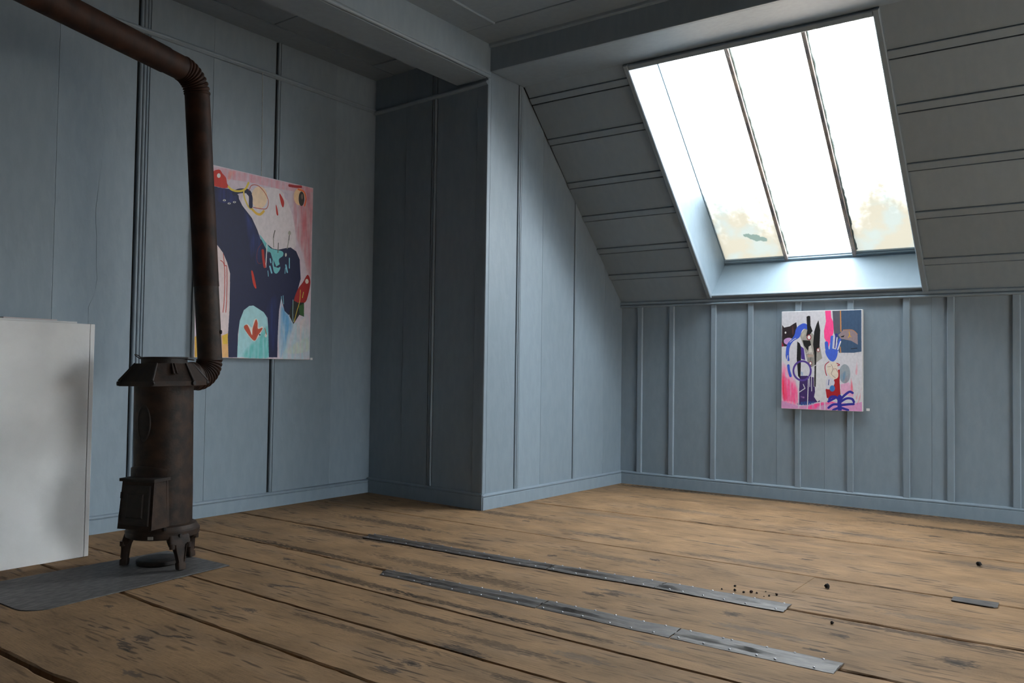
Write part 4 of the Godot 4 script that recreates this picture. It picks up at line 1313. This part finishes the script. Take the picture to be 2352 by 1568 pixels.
func leg(s: Node3D, deg: float) -> void:
	var d := Vector3(cos(deg_to_rad(deg)), 0, sin(deg_to_rad(deg)))
	var a := Vector3(-d.z, 0, d.x)
	# sections from the foot up: height, distance out, half width, half thickness
	var sec := [[0.0, 0.172, 0.020, 0.018], [0.024, 0.170, 0.021, 0.019], [0.030, 0.168, 0.0165, 0.015], [0.070, 0.163, 0.025, 0.014], [0.094, 0.159, 0.032, 0.015], [0.102, 0.158, 0.047, 0.016], [0.125, 0.150, 0.052, 0.02], [0.148, 0.141, 0.050, 0.022], [0.166, 0.132, 0.046, 0.022]]
	var rows := []
	var cs := []
	for q in sec:
		var r := PackedVector3Array()
		for k in 16:
			var t := TAU * k / 16
			var c := signf(cos(t)) * pow(absf(cos(t)), 0.45)
			var n := signf(sin(t)) * pow(absf(sin(t)), 0.45)
			r.append(d * (q[1] + n * q[3]) + a * c * q[2] + Vector3(0, q[0], 0))
		rows.append(r)
		cs.append(d * q[1] + Vector3(0, q[0], 0))
	var b := MB.new()
	b.grid(rows, cs, true)
	b.face(Array(rows[0]), Vector3.DOWN)
	var l := part("leg", b.mesh(), M.iron, s)
	# raised edges and a pair of blocks cast on the front
	for k in [-1.0, 1.0]:
		var e := MB.new()
		tube(e, [d * 0.183 + a * k * 0.013 + Vector3(0, 0.034, 0), d * 0.177 + a * k * 0.021 + Vector3(0, 0.078, 0), d * 0.178 + a * k * 0.026 + Vector3(0, 0.112, 0)], [0.0025, 0.003, 0.003], 6)
		part("raised_edge", e.mesh(), M.iron, l)
		var f := MB.new()
		tube(f, [d * 0.168 + a * k * 0.040 + Vector3(0, 0.094, 0), d * 0.168 + a * k * 0.040 + Vector3(0, 0.116, 0)], [0.012, 0.012], 8)
		part("cast_block", f.mesh(), M.iron, l)

# corrugated bend between two straight runs
func elbow(b: MB, c: Vector3, from: Vector3, to: Vector3, bend: float, r: float, ribs: int) -> void:
	var path := []
	var radii := []
	var ang := from.angle_to(to)
	var steps := ribs * 6
	for i in steps + 1:
		var t := ang * i / steps
		var e := (to - from * from.dot(to)).normalized()
		path.append(c + from * sin(t) * bend + e * (1.0 - cos(t)) * bend)
		var k := fposmod(float(i) / 6.0, 1.0)
		radii.append(r + (0.009 * pow(maxf(0.0, sin(PI * k)), 0.6) - 0.004 if i > 0 and i < steps else 0.0))
	tube(b, path, radii, 32, false)

func build_pipe() -> void:
	var p := thing("stove_pipe", "long rust-brown stove pipe rising from the stove and bending along the wall", "stove pipe", Vector3(-3.735, 0.9, -2.54))
	var R := 0.0595
	var od := Vector3(cos(deg_to_rad(256)), 0, sin(deg_to_rad(256)))
	var out0 := Vector3(-3.656, 0.878, -2.256) + Vector3(-0.014, 0, 0.01) + od * 0.19
	var low := out0 + od * 0.022
	var head := Vector3(-3.770, 2.30, -2.448)         # where the upright ends
	var bend := 0.092
	var foot := low + od * bend + Vector3(0, bend, 0)
	var upd := (head - foot).normalized()
	var b := MB.new()
	tube(b, [out0 - p.position, low - p.position], [R + 0.002, R + 0.002], 32)
	part("outlet_sleeve", b.mesh(), M.pipe, p)
	b = MB.new()
	elbow(b, low - p.position, od, upd, bend, R, 9)
	part("elbow", b.mesh(), M.pipe, p)
	b = MB.new()
	var mid := foot.lerp(head, 0.30)
	tube(b, [foot - p.position - upd * 0.004, foot - p.position + upd * 0.004, mid - p.position], [R + 0.006, R, R], 40)
	part("pipe_section", b.mesh(), M.iron, p)
	b = MB.new()
	tube(b, [mid - p.position - upd * 0.03, mid - p.position, head - p.position], [R + 0.0025, R + 0.0015, R + 0.001], 40)
	part("pipe_section", b.mesh(), M.pipe, p)
	b = MB.new()
	var run := RUN.normalized()
	var e := (run - upd * upd.dot(run)).normalized()
	var ang := upd.angle_to(run)
	elbow(b, head - p.position, upd, run, 0.115, R, 9)
	part("elbow", b.mesh(), M.pipe, p)
	var c := head + upd * sin(ang) * 0.115 + e * (1.0 - cos(ang)) * 0.115
	b = MB.new()
	tube(b, [c - p.position, c + run * 0.10 - p.position], [R + 0.001, R + 0.001], 40)
	part("pipe_section", b.mesh(), M.pipe, p)
	b = MB.new()
	var far := c + run * 3.0
	tube(b, [c + run * 0.097 - p.position, c + run * 0.10 - p.position, far - p.position], [R + 0.001, R + 0.004, R + 0.004], 40)
	part("pipe_section", b.mesh(), M.pipe, p)
	# turned-down damper handle on the side of the upright
	var dm := MB.new()
	var right := Vector3(0.809, 0, -0.588)
	var hp := foot.lerp(head, 0.105) - p.position
	tube(dm, [hp + right * 0.055, hp + right * 0.066], [0.012, 0.010], 10)
	part("damper_knob", dm.mesh(), M.iron_dark, p)

func build_plinth() -> void:
	var p := thing("display_plinth", "tall white painted plinth standing beside the iron stove", "plinth", Vector3(-4.33, 0, -1.45))
	# panels butted at the corners
	box_part("front_panel", Vector3(0.193, 0.0, -0.66), Vector3(0.230, 1.135, 0.70), M.white, p, 0.002)
	box_part("side_panel", Vector3(-0.23, 0.0, -0.684), Vector3(0.230, 1.135, -0.6615), M.white, p, 0.002)
	box_part("side_panel", Vector3(-0.23, 0.0, 0.702), Vector3(0.230, 1.135, 0.72), M.white, p, 0.002)
	box_part("back_panel", Vector3(-0.23, 0.0, -0.66), Vector3(-0.193, 1.135, 0.70), M.white, p, 0.002)
	box_part("top_panel", Vector3(-0.21, 1.115, -0.66), Vector3(0.210, 1.134, 0.70), M.white, p, 0.002)
	# papers lying on top
	var q := [["large white sheet lying on the plinth top, lowest of the papers", -0.20, 0.222, -0.60, 0.62, 1.1355, 0.008], ["pinkish folded sheet on the plinth top nearest the stove end", -0.18, 0.19, -0.52, -0.28, 1.1440, 0.007], ["second pinkish sheet on the plinth top, farther from the stove", -0.18, 0.205, -0.20, 0.34, 1.1440, 0.010]]
	for k in q.size():
		var r: Array = q[k]
		var b := MB.new()
		box(b, Vector3(r[1], 0, r[3]), Vector3(r[2], r[6], r[4]), 0.0005)
		var o := thing("paper_sheet", r[0], "paper", Vector3(-4.33, r[5], -1.45), "papers on the plinth")
		part("sheet", b.mesh(), M.sheet_paper if k else M.card, o)

func build_plate() -> void:
	# zinc hearth plate with rounded near corners
	var o := thing("hearth_plate", "dull grey sheet-metal hearth plate on the floor under the stove", "floor plate", Vector3(-3.60, 0.0018, -1.95))
	var outline := []
	for c in [[-3.42, -1.60, 0, 90], [-3.80, -1.60, 90, 180]]:
		for q in arc(Vector2(c[0], c[1]), 0.095, c[2], c[3], 8):
			outline.append(q + Vector2(3.60, 1.95))
	outline.append(Vector2(-3.90 + 3.60, -2.43 + 1.95))
	outline.append(Vector2(-3.40 + 3.60, -2.44 + 1.95))
	outline[0] += Vector2(-0.005, 0)
	var b := MB.new()
	slab(b, outline, Vector3.ZERO, Vector3.RIGHT, Vector3(0, 0, 1), Vector3.UP, 0.0, 0.0035, 0.001)
	part("sheet", b.mesh(), M.plate, o)
	var d := thing("drip_pan", "dark round iron lid lying on the hearth plate between the stove legs", "iron lid", Vector3(-3.690, 0.0055, -2.255))
	b = MB.new()
	lathe(b, [Vector2(0.0, 0.0), Vector2(0.094, 0.0), Vector2(0.098, 0.006), Vector2(0.098, 0.020), Vector2(0.090, 0.024), Vector2(0.05, 0.028), Vector2(0.0, 0.029)], 36)
	part("lid", b.mesh(), M.iron_dark, d)

func strip(label: String, group: String, a: Vector2, c: Vector2, wide: float, number: int, ends: Array) -> void:
	# a strip of sheet zinc nailed over a gap: x, z of both ends of its middle line
	var long := a.distance_to(c)
	var o := thing("metal_strip", label, "metal strip", Vector3((a.x + c.x) / 2, 0, (a.y + c.y) / 2), group)
	var dir := (c - a).normalized()
	var side := Vector2(-dir.y, dir.x)
	var jag := noise(FastNoiseLite.TYPE_SIMPLEX, 2.4, 3, 300 + number)
	var dent := noise(FastNoiseLite.TYPE_SIMPLEX_SMOOTH, 3.0, 3, 320 + number)
	var nx := int(long / 0.03)
	var rows := []
	var under := []
	var cs := []
	for i in nx + 1:
		var r := PackedVector3Array()
		for j in 13:
			var t := j / 12.0 * 2.0 - 1.0
			var x := long * (float(i) / nx - 0.5)
			if i == 0: x += ends[0] * t
			if i == nx: x += ends[1] * t
			var w := wide / 2 * (1.0 + jag.get_noise_2d(x + number, signf(t) * 5.0) * 0.10)
			var cr := 0.05 + jag.get_noise_2d(x * 0.7 + number * 3.0, 90.0) * 0.35
			var crease := exp(-pow((t - 0.15 + jag.get_noise_2d(x, 40) * 0.5) * 5.0, 2))
			var y := 0.0055 + (0.010 * exp(-pow((t - cr) * 7.0, 2)) - 0.005 * exp(-pow((t - cr - 0.28) * 7.0, 2))) * (0.6 + dent.get_noise_2d(x * 0.8, 60.0)) + dent.get_noise_2d(x * 1.5, t * 0.5) * 0.002 + crease * dent.get_noise_2d(x * 1.2 + 7.0, 3.0) * 0.012 - (0.0025 if absf(t) > 0.9 else 0.0)
			var p := dir * x + side * t * w
			r.append(Vector3(p.x, maxf(y, 0.0022), p.y))
		rows.append(r)
		cs.append(Vector3(r[6].x, -1.0, r[6].z))
	var b := MB.new()
	b.grid(rows, cs)
	var rim := []
	for r in rows: rim.append(r[0])
	for j in range(1, 13): rim.append(rows[-1][j])
	for i in range(rows.size() - 2, -1, -1): rim.append(rows[i][12])
	for j in range(11, 0, -1): rim.append(rows[0][j])
	for i in rim.size():
		var p: Vector3 = rim[i]
		var q: Vector3 = rim[(i + 1) % rim.size()]
		b.face([p, q, Vector3(q.x, 0.0012, q.z), Vector3(p.x, 0.0012, p.z)], Vector3(p.x, 0, p.z) * 0.05 + Vector3(side.x, 0, side.y) * signf(Vector2(p.x, p.z).dot(side)))
	part("sheet", b.mesh(), M.zinc, o)
	var head := MB.new()
	lathe(head, [Vector2(0.0045, 0.0), Vector2(0.0040, 0.0016), Vector2(0.0022, 0.0026), Vector2(0.0, 0.0028)], 10)
	var hm := head.mesh()
	var n := maxi(2, int(long / 0.085))
	for i in n:
		for sgn in [-1, 1]:
			var f := clampf((i + 0.5) / n + rng.randf_range(-0.2, 0.2) / n, 0.02, 0.98)
			var row: PackedVector3Array = rows[int(f * nx)]
			var p := row[1] if sgn < 0 else row[11]
			part("nail_head", hm, M.nail, o).position = p.lerp(row[6], 0.04) + Vector3(0, 0.0004, 0)

func build_strips() -> void:
	var g1 := "metal patch strips of the row near the recess corner"
	strip("longest zinc strip of the far row, starting near the dark recess corner", g1, Vector2(-3.40, -3.348), Vector2(-2.212, -3.38), 0.105, 1, [0.0, 0.004])
	strip("middle zinc strip of the far row, between its two end pieces", g1, Vector2(-2.206, -3.381), Vector2(-1.653, -3.406), 0.118, 2, [0.004, -0.006])
	strip("last zinc strip of the far row, ending beside the dark crumbs", g1, Vector2(-1.648, -3.406), Vector2(-1.094, -3.408), 0.128, 3, [-0.006, 0.004])
	var g2 := "metal patch strips of the row nearest the camera"
	strip("short zinc end strip of the near row, on the stove side", g2, Vector2(-2.755, -2.807), Vector2(-2.475, -2.814), 0.10, 4, [0.02, -0.01])
	strip("dented dark zinc strip of the near row, next to the short end piece", g2, Vector2(-2.470, -2.814), Vector2(-1.892, -2.831), 0.118, 5, [-0.01, 0.006])
	strip("smooth zinc strip of the near row, third from the stove side", g2, Vector2(-1.887, -2.831), Vector2(-1.312, -2.825), 0.124, 6, [0.006, 0.006])
	strip("creased pale zinc strip ending the near row on the open floor", g2, Vector2(-1.306, -2.825), Vector2(-0.742, -2.821), 0.126, 7, [0.006, 0.0])
	# the small patch by itself
	var o := thing("metal_patch", "small grey rectangular metal patch alone on the floor below the battened wall", "metal patch", Vector3(-0.505, 0.0018, -3.995))
	var b := MB.new()
	slab(b, [Vector2(-0.085, -0.036), Vector2(0.083, -0.046), Vector2(0.086, 0.036), Vector2(0.074, 0.048), Vector2(-0.083, 0.038)], Vector3.ZERO, Vector3.RIGHT, Vector3(0, 0, 1), Vector3.UP, 0.0, 0.003, 0.001)
	part("sheet", b.mesh(), M.zinc, o)

func build_crumbs() -> void:
	var spots := [[-1.388, -3.601, 0.010, 0, "black crumb farthest from the zinc strips on the side nearer the stove"], [-1.361, -3.531, 0.012, 0, "largest black crumb of the scatter, middle of the stove-side cluster"],
		[-1.295, -3.548, 0.014, 1, "biggest reddish crumb of the scatter beside the far zinc strips"], [-1.321, -3.527, 0.010, 0, "black crumb touching the biggest reddish crumb, on its stove side"],
		[-1.272, -3.55, 0.009, 1, "smaller reddish crumb next to the biggest reddish one"], [-1.415, -3.518, 0.008, 0, "small black crumb at the stove end of the scatter"],
		[-1.195, -3.576, 0.012, 1, "reddish crumb near the end of the last far zinc strip"], [-1.215, -3.54, 0.008, 0, "small black crumb just before the reddish one by the strip end"],
		[-1.25, -3.60, 0.005, 0, "tiny black crumb set back in the gap between both clusters"], [-1.23, -3.52, 0.005, 1, "tiny reddish crumb close to the edge of the last far strip"],
		[-1.061, -3.84, 0.0155, 0, "black lump alone on a plank, nearer the zinc strips than the battened wall"], [-0.585, -4.768, 0.017, 0, "black lump alone on the planks close to the battened low wall"],
		[-0.895, -3.308, 0.009, 0, "single dark crumb alone on the plank before the long open gap"]]
	for i in spots.size():
		var s: Array = spots[i]
		var alone: bool = i >= spots.size() - 3
		var jag := noise(FastNoiseLite.TYPE_SIMPLEX, 1.4, 2, 500 + i)
		var rows := []
		var cs := []
		for a in 6:
			var r := PackedVector3Array()
			var ph := PI * a / 5.0
			for k in 9:
				var t := TAU * k / 9
				var d := Vector3(sin(ph) * cos(t), cos(ph), sin(ph) * sin(t))
				r.append(d * s[2] * (0.9 if alone else 0.6) * (0.85 + 0.5 * jag.get_noise_3dv(d)) * Vector3(1, 0.8, 1))
			rows.append(r)
			cs.append(Vector3.ZERO)
		var b := MB.new()
		b.grid(rows, cs, true)
		var o := part("dirt_crumb", b.mesh(), M.dirt_red if s[3] else M.dirt, self)
		o.position = Vector3(s[0], s[2] * (0.6 if alone else 0.4), s[1])
		tag(o, s[4], "crumb", "" if alone else "crumbs beside the metal strips")

func build_pictures() -> void:
	var a := thing("painting", "large canvas of a dark blue animal on pink, hanging behind the stove pipe", "painting", Vector3(-4.578, 1.585, -3.435))
	canvas(a, 0.90, 1.20, 0.030, painted(1, 900, 1200, Color(0.84, 0.78, 0.82)))
	a.rotation.y = PI / 2
	var c := thing("painting", "small pink, black and blue collage-like canvas below the skylight", "painting", Vector3(-1.767, 1.036, KNEE_Z + 0.020))
	canvas(c, 0.571, 0.720, 0.036, painted(2, 900, 1136, Color(0.825, 0.81, 0.83)))
	# bead chain from the rail to the large canvas
	var ch := thing("hanging_chain", "thin bead chain holding the large canvas from the picture rail", "chain", Vector3(-4.570, 2.18, -3.452))
	var b := MB.new()
	tube(b, [Vector3(0, 0.0, 0), Vector3(-0.002, 0.35, 0.001), Vector3(-0.010, 0.698, 0.004)], [0.0011, 0.0011, 0.0011], 6)
	part("cord", b.mesh(), M.chain, ch)
	b = MB.new()
	for i in 58:
		var y := 0.006 + i * 0.012
		lathe(b, [Vector2(0.0, -0.0034), Vector2(0.0028, -0.002), Vector2(0.0034, 0.0), Vector2(0.0028, 0.002), Vector2(0.0, 0.0034)], 7, Vector3(-0.0000155 * i * i * 0.17, y, 0.00006 * i))
	var bd := part("bead_string", b.mesh(), M.chain, ch)
	bd.set_meta("kind", "stuff")
	# caption cards
	var k := part("caption_card", card(0.022, 0.016), M.card, self)
	k.position = Vector3(-4.6, 0.992, -3.93)
	k.rotation.y = PI / 2
	tag(k, "tiny white caption card at the lower corner of the large canvas", "caption card")
	k = part("caption_card", card(0.022, 0.018), M.card, self)
	k.position = Vector3(-1.452, 0.690, KNEE_Z + 0.001)
	tag(k, "tiny white caption card on the wall beside the small canvas", "caption card")

func card(w: float, h: float) -> Mesh:
	var b := MB.new()
	box(b, Vector3(-w / 2, -h / 2, 0), Vector3(w / 2, h / 2, 0.0015), 0.0003)
	return b.mesh()

func canvas(o: Node3D, w: float, h: float, deep: float, tex: Texture2D) -> void:
	box_part("stretched_canvas", Vector3(-w / 2, -h / 2, -deep / 2), Vector3(w / 2, h / 2, deep / 2 - 0.001), M.canvas_side, o, 0.003)
	var b := MB.new()
	var q := [Vector3(-w / 2 + 0.002, -h / 2 + 0.002, deep / 2), Vector3(w / 2 - 0.002, -h / 2 + 0.002, deep / 2), Vector3(w / 2 - 0.002, h / 2 - 0.002, deep / 2), Vector3(-w / 2 + 0.002, h / 2 - 0.002, deep / 2)]
	b.face(q, Vector3.BACK, [Vector2(0, 1), Vector2(1, 1), Vector2(1, 0), Vector2(0, 0)])
	for i in 4:
		var j := (i + 1) % 4
		b.face([q[i], q[j], q[j] - Vector3(0, 0, 0.002), q[i] - Vector3(0, 0, 0.002)], q[i] + q[j], [Vector2(0.01, 0.01), Vector2(0.01, 0.01), Vector2(0.01, 0.01), Vector2(0.01, 0.01)])
	var m := StandardMaterial3D.new()
	m.albedo_texture = tex
	m.roughness = 0.6
	part("painted_face", b.mesh(), m, o)
